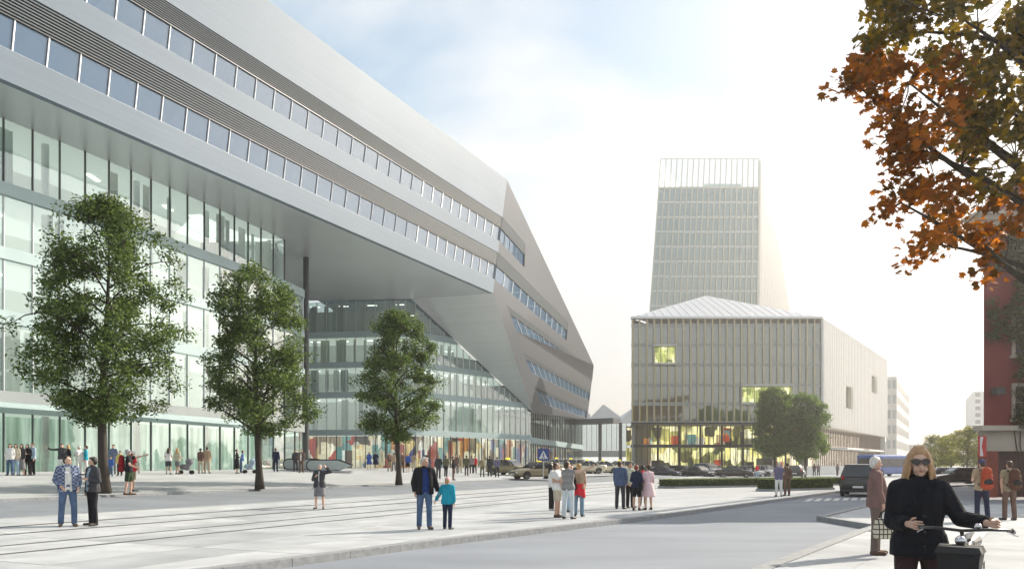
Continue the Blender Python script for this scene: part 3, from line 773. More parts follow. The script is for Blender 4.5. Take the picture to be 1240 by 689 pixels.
lb(MB().box((fl-.1, DB-.6, ZB-.25), (frx+.1, DB+.3, ZB+.0)), 'cornice', darksteel, zone)
for a, c, z0, z1 in wins:
    x0, x1 = fl+a*bayw, fl+c*bayw
    w = link('picture_window', None, block)
    lb(MB().poly([(x0, DB+.6, z0), (x1, DB+.6, z0), (x1, DB+.6, z1), (x0, DB+.6, z1)]), 'pane', litwin, w)
    f_ = MB(); f_.box((x0, DB-.6, z1), (x1, DB+.7, z1+.35)); f_.box((x0, DB-.6, z0-.3), (x1, DB+.7, z0))
    f_.box((x0-.1, DB-.6, z0-.3), (x0, DB+.7, z1+.35)); f_.box((x1, DB-.6, z0-.3), (x1+.1, DB+.7, z1+.35))
    lb(f_, 'window_frame', finm, w)
    for i in range(a+1, c): lb(MB().box((fl+i*bayw-.03, DB+.45, z0), (fl+i*bayw+.03, DB+.58, z1)), 'mullion', darksteel, w)
# side wall of pale fins running up the street
sd = (br_pt-fr_pt); SL = sd.length; sdn = sd.normalized(); SN = Vector((sdn.y, -sdn.x, 0))
zone2 = link('side_facade', None, block)
sw = [(12, 17, 12.0, 16.2), (30, 35, 16.8, 20.5)]
nsf = 44
def sp(t, z, o=0): p = fr_pt+sdn*t+SN*o; return Vector((p.x, p.y, z))
SB = 7.9
lb(wall_holes([sp(0, SB), sp(SL, SB), sp(SL, ZT), sp(0, ZT)], [[sp(a*SL/nsf, z0), sp(c*SL/nsf, z0), sp(c*SL/nsf, z1), sp(a*SL/nsf, z1)] for a, c, z0, z1 in sw], SN, .6), 'side_wall', mat('side_panel', (.62, .60, .57), .6, var=.06), zone2)
for i in range(nsf+1):
    t = i*SL/nsf; z = SB
    for z0, z1 in sorted((z0, z1) for a, c, z0, z1 in sw if a < i < c)+[(ZT, ZT)]:
        q = [(-.09, .02), (.09, .02), (.09, .5), (-.09, .5)]
        lb(MB().slab([sp(t+a, z, o) for a, o in q], [sp(t+a, z0, o) for a, o in q]), 'fin', wfin, zone2, fixn=True); z = z1
for a, c, z0, z1 in sw:
    lb(MB().poly([sp(a*SL/nsf, z0, -.6), sp(c*SL/nsf, z0, -.6), sp(c*SL/nsf, z1, -.6), sp(a*SL/nsf, z1, -.6)]), 'window_pane', bglass, zone2)
    lb(MB().poly([sp(a*SL/nsf, z0, -2), sp(c*SL/nsf, z0, -2), sp(c*SL/nsf, z1, -2), sp(a*SL/nsf, z1, -2)]), 'room_wall', litrose, zone2)
lb(MB().poly([sp(0, SB), sp(SL, SB), sp(SL, SB, -3), sp(0, SB, -3)]), 'side_soffit', finm, zone2)
# left flank and back
lb(MB().poly([V(fl_pt, 0), V(fl_pt, ZT), V(bl_pt, ZT), V(bl_pt, 0)]).poly([V(bl_pt, 0), V(bl_pt, ZT), V(br_pt, ZT), V(br_pt, 0)]), 'rear_wall', slabm, block)
apex = pix(855, 358, 149)
roof = lb(MB().poly([V(fl_pt, ZT+.3), V(fr_pt, ZT+.3), apex]).poly([V(fr_pt, ZT+.3), V(br_pt, ZT+.3), apex]).poly([V(br_pt, ZT+.3), V(bl_pt, ZT+.3), apex]).poly([V(bl_pt, ZT+.3), V(fl_pt, ZT+.3), apex]), 'roof', zincm, block)
for i in range(1, 22):
    x = fl+(frx-fl)*i/22; e = Vector((x, DB, ZT+.33))
    # seam rises straight back until it meets the hip
    f = min((x-fl)/(apex.x-fl), (frx-x)/(frx-apex.x)); lam = Vector((x, DB+(apex.y-DB)*f, ZT+.33+(apex.z-ZT-.3)*f))
    o = lb(MB().beam(e, lam, .09, .09), 'standing_seam', wfin, roof)
# two glowing glazed storeys below the fins
for (z0, z1), inset in (((.02, 4.45), 1.0), ((4.9, 8.2), .9)):
    st = link('glazed_storey', None, block)
    y = DB+inset
    n = 34; bw_ = (frx-fl)/n
    for i in range(n):
        lb(MB().poly([(fl+i*bw_+.03, y, z0), (fl+(i+1)*bw_-.03, y, z0), (fl+(i+1)*bw_-.03, y, z1), (fl+i*bw_+.03, y, z1)]), 'glass_panel', clearglass, st)
        lb(MB().box((fl+i*bw_-.035, y-.12, z0), (fl+i*bw_+.035, y+.05, z1)), 'mullion', darksteel, st)
    lb(MB().poly([(fl, y+5.5, z0), (frx, y+5.5, z0), (frx, y+5.5, z1), (fl, y+5.5, z1)]), 'back_wall', lit, st)
    for i in range(9):
        x = fl+1.2+i*3.6; lb(MB().tube([(x, y+1.6, z0), (x, y+1.6, z1)], .2, 8), 'column', darksteel, st)
    for i in range(16):
        x = rg.uniform(fl+.5, frx-2.2); h = rg.uniform(.9, 2.4); zz = z0 if rg.random() < .7 else z0+rg.uniform(.5, 1.2)
        lb(MB().box((x, y+2+rg.random()*2, zz), (x+rg.uniform(.5, 2.0), y+4.4, min(z1-.2, zz+h))), 'display', rg.choice([M['shop_display'], darksteel, M['curtain_cream'], lit, mat('red_display', (.55, .06, .02), .5, emit=.4)]), st)
    # along the side street
    m_ = 46
    for i in range(m_):
        a, b = i*SL/m_+.04, (i+1)*SL/m_-.04
        lb(MB().poly([sp(a, z0, -inset), sp(b, z0, -inset), sp(b, min(z1, 7.8), -inset), sp(a, min(z1, 7.8), -inset)]), 'glass_panel', crownglass, st)
        lb(MB().beam(sp(a, z0, -inset+.05), sp(a, min(z1, 7.8), -inset+.05), .09, .15, up=SN), 'mullion', mat('bronze', (.16, .11, .10), .4, .3, var=.1), st)
    lb(MB().poly([sp(0, z0, -5), sp(SL, z0, -5), sp(SL, min(z1, 7.8), -5), sp(0, min(z1, 7.8), -5)]), 'back_wall', litrose, st)
lb(MB().box((fl, DB+.5, 4.45), (frx, DB+1.4, 4.9)), 'slab_edge', darksteel, block)
lb(MB().slab([sp(0, 4.45, -1), sp(SL, 4.45, -1), sp(SL, 4.45, -.2), sp(0, 4.45, -.2)], [sp(0, 4.9, -1), sp(SL, 4.9, -1), sp(SL, 4.9, -.2), sp(0, 4.9, -.2)]), 'slab_edge', M['bronze'], block, fixn=True)
for t0_, t1_ in ((6, 20), (26, 42)):
    lb(MB().slab([sp(t0_, 4.2, 0), sp(t1_, 4.2, 0), sp(t1_, 4.2, 3), sp(t0_, 4.2, 3)], [sp(t0_, 4.45, 0), sp(t1_, 4.45, 0), sp(t1_, 4.45, 3), sp(t0_, 4.45, 3)]), 'canopy', wfin, block, fixn=True)

# ================================================================== tapering tower
tower = thing('tapering_tower', 'tall pale tower of vertical fins with a see-through glass crown, behind the hipped roof', 'building', (52, 220, 0))
TO = Vector((52, 220, 0))
def tb(mb, name, m, parent=tower, **k): return lb(mb, name, m, parent, TO, **k)
TZ = 87.2
BL0, BR0, TL0, TR0 = Vector((35.4, 220, 0)), Vector((68.0, 220, 0)), Vector((41.7, 220, TZ)), Vector((69.3, 220, TZ))
SR0, SR1 = Vector((98, 255, 0)), Vector((83.2, 252, TZ))
def tf(f, z): a = BL0+(BR0-BL0)*f; b = TL0+(TR0-TL0)*f; return a+(b-a)*(z/TZ)
def ts(f, z): a = BR0+(SR0-BR0)*f; b = TR0+(SR1-TR0)*f; return a+(b-a)*(z/TZ)
ZR = 79.4; NF = 18; rows = [ZR-4.15*i for i in range(13)]
zone = link('front_facade', None, tower)
for i in range(NF+1):
    f = i/NF; p, q = tf(f, 24), tf(f, TZ)
    mb = MB().slab([p+Vector((a, b, 0)) for a, b in ((-.11, -.3), (.11, -.3), (.11, 0), (-.11, 0))], [q+Vector((a, b, 0)) for a, b in ((-.11, -.3), (.11, -.3), (.11, 0), (-.11, 0))])
    mb.slab([p+Vector((a, b, 0)) for a, b in ((.111, -.15), (.26, -.15), (.26, -.02), (.111, -.02))], [tf(f, ZR)+Vector((a, b, 0)) for a, b in ((.111, -.15), (.26, -.15), (.26, -.02), (.111, -.02))], 1)
    tb(mb, 'fin', [mat('fin_tower', (.60, .61, .57), .5, .1, var=.05), mat('fin_sand', (.62, .57, .40), .5, .1, var=.06)], zone, fixn=True)
for k in range(12):
    z1, z0 = rows[k], rows[k+1]
    tb(MB().slab([tf(0, z1-.45)+Vector((0, .05, 0)), tf(1, z1-.45)+Vector((0, .05, 0)), tf(1, z1-.45)+Vector((0, .8, 0)), tf(0, z1-.45)+Vector((0, .8, 0))],
                 [tf(0, z1)+Vector((0, .05, 0)), tf(1, z1)+Vector((0, .05, 0)), tf(1, z1)+Vector((0, .8, 0)), tf(0, z1)+Vector((0, .8, 0))]), 'slab_edge', mat('slab_pale', (.76, .78, .74), .6, var=.05), zone, fixn=True)
    for i in range(NF):
        a, b = (i+.06)/NF, (i+.94)/NF; o = Vector((0, .15, 0))
        tb(MB().poly([tf(a, z0)+o, tf(b, z0)+o, tf(b, z1-.5)+o, tf(a, z1-.5)+o]), 'glass_panel', tglass, zone)
tb(MB().poly([tf(0, 20)+Vector((2.6, 5, 0)), tf(1, 20)+Vector((1, 5, 0)), tf(1, ZR)+Vector((1, 5, 0)), tf(0, ZR)+Vector((2.6, 5, 0))]), 'room_wall', mat('tower_room', (.30, .37, .31), .8, var=.3, scale=.15), zone)
crown = link('glass_crown', None, tower)
for i in range(NF):
    a, b = (i+.04)/NF, (i+.96)/NF
    tb(MB().poly([tf(a, ZR+.1), tf(b, ZR+.1), tf(b, TZ-.1), tf(a, TZ-.1)]), 'glass_panel', crownglass, crown)
zone2 = link('side_facade', None, tower)
tb(MB().poly([ts(0, 20), ts(1, 20), ts(1, ZR+3), ts(0, ZR+3)]), 'side_wall', mat('tower_side', (.62, .62, .58), .5, .1, var=.06), zone2)
tb(MB().poly([ts(0, ZR+3), ts(1, ZR+3), ts(1, TZ), ts(0, TZ)]), 'glass_panel', crownglass, crown)
for i in range(1, 23):
    p, q = ts(i/22, 22), ts(i/22, TZ)
    tb(MB().beam(p, q, .2, .9, up=(1, -.5, 0)), 'fin', wfin, zone2)
bk = Vector((28, 34, 0))
tb(MB().poly([BL0, TL0, TL0+Vector((14, 32, 0)), BL0+Vector((14, 35, 0))]).poly([BL0+Vector((14, 35, 0)), Vector((TL0.x+14, 252, ZR)), Vector((SR1.x, 252, ZR)), SR0]), 'rear_wall', M['slab_pale'], tower)
tb(MB().poly([tf(0, ZR-.2), tf(1, ZR-.2), ts(1, ZR-.2), Vector((TL0.x+14, 252, ZR-.2))]), 'roof', M['slab_pale'], tower)
tb(MB().box((56, 228, ZR), (66.5, 240, ZR+3.6)), 'lift_housing', M['curtain_mint'], tower)
tb(MB().beam(tf(0, TZ), tf(1, TZ), .2, .2), 'crown_rail', wfin, crown)

# ================================================================== the street behind and beside
def simple_block(name, label, p0, p1, p2, zt, wall, rows_, cols_f, cols_s, win, roof_h=0, group=None, z_first=1.0):
    """two visible faces (p0-p1 front, p1-p2 side) with window openings as parts"""
    b = thing(name, label, 'building', (p0[0], p0[1], 0), group=group); off = Vector((p0[0], p0[1], 0))
    P0, P1, P2 = [Vector((p[0], p[1], 0)) for p in (p0, p1, p2)]; P3 = P0+(P2-P1)
    mb = MB()
    for a, c in ((P0, P1), (P1, P2), (P2, P3), (P3, P0)): mb.poly([V(a, 0), V(c, 0), V(c, zt), V(a, zt)])
    mb.poly([V(p, zt) for p in (P0, P1, P2, P3)])
    lb(mb, 'wall', wall, b, off)
    if roof_h:
        m1, m2 = (P0+P3)/2, (P1+P2)/2
        lb(MB().poly([V(P0, zt), V(P1, zt), V(m2, zt+roof_h), V(m1, zt+roof_h)]).poly([V(P3, zt), V(P2, zt), V(m2, zt+roof_h), V(m1, zt+roof_h)]).poly([V(P0, zt), V(P3, zt), V(m1, zt+roof_h)]).poly([V(P1, zt), V(P2, zt), V(m2, zt+roof_h)]), 'roof', zincm, b, off)
    rh = (zt-z_first)/rows_
    for a, c, n in ((P0, P1, cols_f), (P1, P2, cols_s)):
        d = c-a; N = n_of(a, c)*.06
        for r in range(rows_):
            for i in range(n):
                f0, f1 = (i+.2)/n, (i+.8)/n; z0, z1 = z_first+rh*(r+.22), z_first+rh*(r+.78)
                lb(MB().poly([V(a+d*f0+N, z0), V(a+d*f1+N, z0), V(a+d*f1+N, z1), V(a+d*f0+N, z1)]), 'window', win, b, off)
    return b
pale = mat('pale_render', (.66, .63, .59), .8, var=.08, scale=.2)
palew = mat('pale_white', (.74, .74, .73), .8, var=.06, scale=.2)
winp = mat('far_window', (.26, .28, .29), .25, var=.15, scale=.5)
winp2 = mat('far_window_pale', (.42, .43, .43), .25, var=.15, scale=.5)
simple_block('office_block', 'pale office slab next behind the fin clad block up the street', (90.6, 190), (93.2, 190), (121, 239), 22.8, pale, 6, 2, 12, winp2)
simple_block('apartment_tower', 'pale high rise with rows of small windows beside the red house', (176.5, 300), (215, 300), (235, 340), 29.5, palew, 11, 12, 4, winp)
simple_block('town_house', 'small pale house with pitched roof far down the street', (172, 350), (186, 350), (196, 385), 10.5, pale, 3, 4, 5, winp2, 4.5)
simple_block('terrace_house', 'long low pale house at the far end of the street', (205, 420), (235, 420), (240, 460), 11.5, palew, 3, 8, 4, winp2, 3.5)
# pale exhibition hall with gabled bays and a raised glazed gallery, behind the gap
hall = thing('gabled_hall', 'pale hall with gabled roofs and a raised glazed gallery seen through the gap', 'building', (20, 205, 0)); HO = Vector((20, 205, 0))
hw = mat('hall_white', (.80, .80, .78), .7, var=.05, scale=.3)
def hb(mb, name, m, parent=hall, **k): return lb(mb, name, m, parent, HO, **k)
hx = [10, 20.5, 28.5, 36, 44]; hy = 205
for i in range(len(hx)-1):
    x0, x1 = hx[i], hx[i+1]; xm = x0+(x1-x0)*(.42 if i else .35); e = 14.6-i*.7; r_ = 18.2-i*.9
    hb(MB().poly([(x0, hy, 12.2), (x1, hy, 12.2), (x1, hy, e), (xm, hy, r_), (x0, hy, e)]), 'gable', hw)
    hb(MB().poly([(x0, hy, e), (xm, hy, r_), (xm+2, hy+40, r_), (x0+2, hy+40, e)]).poly([(xm, hy, r_), (x1, hy, e), (x1+2, hy+40, e), (xm+2, hy+40, r_)]), 'roof', zincm)
hglow = mat('hall_added_glow', (.80, .80, .76), .7, var=.05, scale=.3, emit=.45, emc=(1, 1, .95))  # added glow: whitens the gallery and undercroft walls of the shaded hall
hb(MB().box((10, hy+.4, 5.0), (44, hy+1, 12.2)), 'gallery_wall', hglow)
for i in range(26):
    x = 10.5+i*1.3; hb(MB().poly([(x, hy+.2, 5.3), (x+1.15, hy+.2, 5.3), (x+1.15, hy+.2, 12), (x, hy+.2, 12)]), 'glass_panel', crownglass)
    hb(MB().box((x-.12, hy-.1, 5.3), (x-.02, hy+.15, 12.2)), 'mullion', darksteel)
hb(MB().box((10, hy-.2, 3.5), (44, hy+.39, 5.2)), 'slab_edge', finm)
hb(MB().poly([(10, hy+9, 0), (44, hy+9, 0), (44, hy+9, 4), (10, hy+9, 4)]), 'undercroft_wall', hglow)
# footbridge between the two buildings
br = thing('footbridge', 'grey beam footbridge between the cantilevered building and the fin clad block', 'bridge', (15.6, 152, 0)); FO = Vector((15.6, 152, 0))
lb(MB().beam((11.5, 156, 9.9), (fl+.2, 150, 9.9), 3.0, 1.0), 'deck', mat('bridge_steel', (.25, .26, .27), .5, .3, var=.08), br, FO)
for x, y in ((17.05, 152.1), (20.6, 149)): 
    lb(MB().tube([(x, y, 0), (x, y, 9.5)], .32, 10), 'pier', M['bridge_steel'], br, FO)
lw0, lw1 = gd(958, 117), gd(1042, 126)
lw = tag(MB().slab([(lw0.x, lw0.y, 0), (lw1.x, lw1.y, 0), (lw1.x, lw1.y+.4, 0), (lw0.x, lw0.y+.4, 0)], [(lw0.x, lw0.y, 1.35), (lw1.x, lw1.y, 1.35), (lw1.x, lw1.y+.4, 1.35), (lw0.x, lw0.y+.4, 1.35)]).build('low_wall', hw, fixn=True), 'low white wall along the foot of the fin clad block', 'wall')
# ---- red house at the right edge
red = mat('red_render', (.19, .030, .030), .8, var=.14, scale=.5, bump=.1)
stone = mat('pale_stone', (.46, .40, .33), .7, var=.1, scale=1.2, bump=.1)
roofm = mat('clay_roof', (.24, .055, .035), .75, var=.2, scale=3, bump=.3)
darkw = mat('dark_window', (.05, .05, .06), .12, var=.2)
rh = thing('red_house', 'red rendered corner house with pale cornice and dark shopfront', 'house', (24, 38, 0)); RO = Vector((24, 38, 0))
def rb(mb, name, m, parent=rh, **k): return lb(mb, name, m, parent, RO, **k)
RX, RY = 22.85, 38.0
def rz(y): return EYE-(y-HY)/F*RY
ZC = rz(268)
x_w = [(24.35, 25.6), (27.6, 28.9), (31, 32.3), (34.4, 35.7)]
rowsw = [(rz(505), rz(468)), (rz(428), rz(376)), (rz(325), rz(280))]
holes = [[Vector((a, RY, z0)), Vector((b, RY, z0)), Vector((b, RY, z1)), Vector((a, RY, z1))] for a, b in x_w for z0, z1 in rowsw]
ZL = rz(521)
rb(wall_holes([Vector((RX, RY, ZL)), Vector((38, RY, ZL)), Vector((38, RY, ZC)), Vector((RX, RY, ZC))], holes, Vector((0, -1, 0)), .3), 'front_wall', red)
sdr = Vector((.68, 1, 0)).normalized()*34
rb(MB().poly([(RX, RY, 0), (RX+sdr.x, RY+sdr.y, 0), (RX+sdr.x, RY+sdr.y, ZC), (RX, RY, ZC)]).poly([(38, RY, 0), (38+sdr.x, RY+sdr.y, 0), (38+sdr.x, RY+sdr.y, ZC), (38, RY, ZC)]), 'side_wall', red)
for a, b in x_w:
    for z0, z1 in rowsw:
        w = link('window', None, rh)
        rb(MB().poly([(a, RY+.25, z0), (b, RY+.25, z0), (b, RY+.25, z1), (a, RY+.25, z1)]), 'pane', darkw, w)
        f_ = MB()
        for q in (((a-.16, z0-.12), (a, z1+.16)), ((b, z0-.12), (b+.16, z1+.16)), ((a, z1), (b, z1+.16)), ((a-.25, z0-.22), (b+.25, z0-.1))):
            f_.box((q[0][0], RY-.08, q[0][1]), (q[1][0], RY+.02, q[1][1]))
        f_.box(((a+b)/2-.03, RY+.16, z0), ((a+b)/2+.03, RY+.24, z1)); f_.box((a, RY+.16, (z0+z1)/2-.03), (b, RY+.235, (z0+z1)/2+.03))
        rb(f_, 'window_frame', stone, w)
for i, (z, o, h) in enumerate(((ZC-.25, .15, .25), (ZC, .38, .22), (ZC+.22, .55, .16))):
    rb(MB().box((RX-o, RY-o, z), (38, RY+1, z+h)), 'cornice', stone)
rb(MB().poly([(RX-.5, RY-.5, ZC+.38), (38, RY-.5, ZC+.38), (38, RY+5, ZC+5.2), (RX+6, RY+5, ZC+5.2)]).poly([(RX-.5, RY-.5, ZC+.38), (RX+6, RY+5, ZC+5.2), (RX+6+sdr.x*.8, RY+5+sdr.y*.8, ZC+5.2), (RX-.5+sdr.x, RY+sdr.y, ZC+.38)]), 'roof', roofm)
rb(MB().box((RX+2.0, RY+.9, ZC+.9), (RX+4.6, RY+2.2, ZC+2.4)), 'dormer', red)
# ground floor: ledge, pale band, dark shopfront between piers
rb(MB().box((RX-.35, RY-.45, ZL-.02), (38, RY+.3, ZL+.22)), 'ledge', stone)
rb(MB().box((RX, RY-.02, rz(546)), (38, RY+.5, ZL-.02)), 'fascia_sign', stone)
rb(MB().box((RX+.002, RY+.002, 0), (RX+.7, RY+.5, rz(546))), 'pier', roofm)
for x in (28, 33): rb(MB().box((x, RY+.002, 0), (x+.7, RY+.5, rz(546))), 'pier', roofm)
rb(MB().poly([(RX, RY+.45, 0), (38, RY+.45, 0), (38, RY+.45, rz(546)), (RX, RY+.45, rz(546))]), 'shop_window', mat('maroon_shop', (.07, .018, .015), .3, var=.2), rh)
rb(MB().box((RX+.32, RY-.5, rz(478)), (RX+.75, RY-.05, rz(470))), 'wall_lamp', darksteel)
rb(MB().box((RX-.42, RY-.3, rz(553)), (RX-.05, RY-.24, rz(528))), 'hanging_sign', [mat('sign_red', (.55, .05, .04), .5)])
rb(MB().poly([(RX-.36, RY-.304, rz(552)), (RX-.2, RY-.304, rz(552)), (RX-.28, RY-.304, rz(540)), (RX-.2, RY-.304, rz(529)), (RX-.36, RY-.304, rz(529))]), 'sign_stripe', palew)
# ---- pedestrian crossing sign
sg = thing('crossing_sign', 'blue square pedestrian crossing sign with white triangle on a pole', 'sign', gd(658, 60)); 
z = lambda y: EYE-(y-HY)/F*60-sg.location.z
blue = mat('sign_blue', (.02, .06, .25), .4, var=.05)
MB().tube([(0, 0.05, 0), (0, .05, z(543))], .04, 8).build('pole', finm, sg)
MB().box((-.44, -.02, z(557.5)), (.44, .02, z(543))).build('panel', blue, sg)
c = z(550.5)
MB().poly([(-.36, -.024, c-.32), (.36, -.024, c-.32), (0, -.024, c+.34)]).build('triangle', palew, sg)
fig = MB(); fig.ball((0, -.028, c+.11), (.045, .004, .045), 8, 5)
for a, b, w in (((0, c+.06), (0, c-.08), .07), ((0, c-.08), (-.09, c-.26), .045), ((0, c-.08), (.08, c-.26), .045), ((0, c+.04), (-.09, c-.04), .03), ((0, c+.04), (.09, c-.03), .03)):
    fig.beam((a[0], -.028, a[1]), (b[0], -.028, b[1]), w, .004, up=(0, 1, 0))
for k in range(4): fig.beam((-.28+k*.16, -.028, c-.31), (-.22+k*.16, -.028, c-.27), .05, .004, up=(0, 1, 0))
fig.build('walking_figure', blue, sg)
# ================================================================== trees, hedges, climbing plant
def leaf_mat(name, c1, c2, trans=.35, rough=.55):
    m = bpy.data.materials.new(name); m.use_nodes = True; M[name] = m
    n, l = m.node_tree.nodes, m.node_tree.links; p = n['Principled BSDF']
    g = n.new('ShaderNodeNewGeometry'); r = n.new('ShaderNodeValToRGB')
    r.color_ramp.elements[0].color = (*c1, 1); r.color_ramp.elements[1].color = (*c2, 1)
    l.new(g.outputs['Random Per Island'], r.inputs[0]); l.new(r.outputs[0], p.inputs['Base Color']); p.inputs['Roughness'].default_value = rough
    p.inputs['Specular IOR Level'].default_value = .35
    t = n.new('ShaderNodeBsdfTranslucent'); hs = n.new('ShaderNodeHueSaturation'); hs.inputs['Value'].default_value = 1.5; hs.inputs['Saturation'].default_value = 1.15
    l.new(r.outputs[0], hs.inputs['Color']); l.new(hs.outputs[0], t.inputs[0])
    mx = n.new('ShaderNodeMixShader'); mx.inputs[0].default_value = trans; l.new(p.outputs[0], mx.inputs[1]); l.new(t.outputs[0], mx.inputs[2])
    l.new(mx.outputs[0], n['Material Output'].inputs[0]); return m
bark = mat('bark', (.055, .045, .036), .9, var=.3, scale=6, bump=.8, bscale=14, stretch=(1, 1, .25))
bark_l = mat('bark_pale', (.10, .085, .07), .9, var=.3, scale=6, bump=.8, bscale=14, stretch=(1, 1, .25))
LEAF = np.array([(0, 0, 0), (.26, .45, .06), (0, 1, -.05), (-.26, .45, .06)])
a_ = np.linspace(0, 2*np.pi, 11)[:-1]
MAPLE = np.array([(0, 0, 0), (.28, .10, .03), (.50, .28, .02), (.27, .42, .0), (.36, .78, -.04), (.10, .66, 0), (0, 1.0, -.06), (-.10, .66, 0), (-.36, .78, -.04), (-.27, .42, 0), (-.50, .28, .02), (-.28, .10, .03)])
def leaves(centres, radius, per, size, rs, shape=LEAF, flat=.75):
    """numpy leaf cloud around cluster centres -> (verts, faces)"""
    n = len(centres)*per; k = len(shape)
    c = np.repeat(np.asarray(centres), per, 0); rad = np.repeat(np.asarray(radius), per) if hasattr(radius, '__len__') else radius
    v = rs.normal(size=(n, 3)); v /= np.linalg.norm(v, axis=1)[:, None]
    v *= (rs.random((n, 1))**.5)*(rad[:, None] if hasattr(rad, '__len__') else rad); v[:, 2] *= flat
    pos = c+v
    up = np.stack([rs.normal(0, .55, n), rs.normal(0, .55, n), np.abs(rs.normal(.7, .4, n))], 1); up /= np.linalg.norm(up, axis=1)[:, None]
    d = rs.normal(size=(n, 3)); d[:, 2] -= .35; d -= up*(d*up).sum(1)[:, None]; d /= np.linalg.norm(d, axis=1)[:, None]
    s = np.cross(d, up); sz = size*rs.uniform(.65, 1.25, (n, 1))
    out = pos[:, None, :]+sz[:, None]*(s[:, None, :]*shape[None, :, 0:1]+d[:, None, :]*shape[None, :, 1:2]+up[:, None, :]*shape[None, :, 2:3])
    return out.reshape(-1, 3), np.arange(n*k).reshape(n, k)
def np_obj(name, V_, F_, m, parent):
    me = bpy.data.meshes.new(name); me.vertices.add(len(V_)); me.vertices.foreach_set('co', np.ascontiguousarray(V_, dtype=np.float32).ravel())
    k = F_.shape[1]; me.loops.add(F_.size); me.loops.foreach_set('vertex_index', F_.ravel().astype(np.int32))
    me.polygons.add(len(F_)); me.polygons.foreach_set('loop_start', np.arange(0, F_.size, k, dtype=np.int32)); me.polygons.foreach_set('loop_total', np.full(len(F_), k, np.int32))
    me.materials.append(m); me.update(calc_edges=True)
    o = link(name, me, parent); o['kind'] = 'stuff'; return o
def branch(mb, p, q, r0, r1, rs, sag=.12, n=5, k=6):
    p, q = Vector(p), Vector(q); L = (q-p).length; w = Vector(rs.normal(0, .06*L, 3)); pts = []
    for i in range(n+1):
        f = i/n; pts.append(p+(q-p)*f+w*math.sin(math.pi*f)+Vector((0, 0, sag*L*math.sin(math.pi*f))))
    mb.tube(pts, [r0+(r1-r0)*i/n for i in range(n+1)], k); return pts
def tree(label, loc, H, crown_z, rx, leafm, seed, ncl=230, per=80, size=.13, clr=.5, trunk_r=.15, top_pow=1.0, group=None, barkm=None, lean=0, holes=.26):
    rs = np.random.RandomState(seed); t = thing('tree', label, 'tree', loc, group=group)
    barkm = barkm or bark
    tr = MB(); n = 12; pts = []
    for i in range(n+1):
        f = i/n; pts.append(Vector((lean*f+.10*math.sin(f*5+seed), .10*math.cos(f*4+seed)-.1*math.cos(seed), f*H*.9)))
    tr.tube(pts, [trunk_r*(1.45 if i == 0 else 1.08-.95*i/n) for i in range(n+1)], 12); tr.build('trunk', barkm, t, smooth=True)
    # cluster centres in an uneven egg: wide low, narrowing upwards, carved by noise
    cen = []; lob = rs.uniform(.78, 1.12, 9); ch = H-crown_z
    while len(cen) < ncl:
        f = rs.random(); a = rs.random()*2*np.pi; lo = 1.0+.55*noise.noise(Vector((1.5*math.cos(a)+seed, 1.5*math.sin(a), f*3.6)))+.3*noise.noise(Vector((3.2*math.cos(a), 3.2*math.sin(a)+seed, f*7)))
        prof = min(1, (f/.16)**.6)*max(0, 1-max(0, f-.38)/.62)**(.50*top_pow)
        R_ = rx*lo*(.30+.70*prof) if f < .96 else rx*.2
        rr = R_*(rs.random()**.45)
        p = np.array([rr*np.cos(a)+lean*f, rr*np.sin(a), crown_z+f*ch])
        if noise.noise(Vector(p)*.75+Vector((seed*3.1, 0, 0))) < -holes+.25*rs.random(): continue
        cen.append(p)
    cen = np.array(cen)
    lm = MB(); tips = []
    for i in range(26):
        f = (i+.5)/26; a = i*2.39996+seed; z0 = crown_z*.86+f*(H*.84-crown_z*.86); base = pts[min(n, int(z0/(H*.9)*n))]
        base = Vector((base.x, base.y, z0)); j = np.argmin(np.abs(np.arctan2(cen[:, 1], cen[:, 0])-((a+np.pi) % (2*np.pi)-np.pi))+np.abs(cen[:, 2]-z0-1.0)*.5-np.hypot(cen[:, 0], cen[:, 1])*.25)
        tips += branch(lm, base, cen[j], trunk_r*.42*(1-.6*f), .014, rs)
    ta = np.array([tuple(p) for p in tips])
    for c in cen[::1 if ncl < 400 else 2]:
        j = np.argmin(((ta-c)**2).sum(1)+np.where(ta[:, 2] > c[2], .6, 0)); branch(lm, ta[j], c, .018, .006, rs, .05, 3, 4)
    lm.build('limbs', barkm, t)
    V_, F_ = leaves(cen, clr*rs.uniform(.7, 1.3, ncl), per, size, rs); np_obj('crown', V_, F_, leafm, t)
    return t
green = leaf_mat('leaf_green', (.026, .052, .014), (.17, .23, .075), .42)
green2 = leaf_mat('leaf_deep', (.040, .085, .018), (.17, .26, .05), .42)
green3 = leaf_mat('leaf_yellow', (.10, .13, .03), (.28, .26, .07), .5)
p = gpix(126, 597); tree('leafy street tree with broad dark crown beside the two men in jackets', p, 11.4, 2.9, 2.85, green, 3, 400, 105, .15, .52, .19, group='street trees on the plaza')
p = gpix(312, 592); tree('leafy street tree before the rounded dark glass corner', p, 10.4, 2.7, 2.5, green, 8, 310, 105, .155, .50, .17, group='street trees on the plaza')
p = gpix(481, 587); tree('leafy street tree before the colourful shop windows', p, 10.0, 2.7, 2.35, green, 14, 290, 105, .16, .48, .16, group='street trees on the plaza')
tree('round leafy tree before the glowing block, next to the lit picture window', (37.5, 112, 0), 12.2, 3.0, 3.0, green2, 21, 330, 85, .32, .75, .2, .8, group='trees before the fin clad block')
tree('dense leafy tree before the corner of the fin clad block', (42.2, 113, 0), 11.6, 2.6, 3.0, green2, 25, 330, 85, .32, .75, .2, .8, group='trees before the fin clad block')
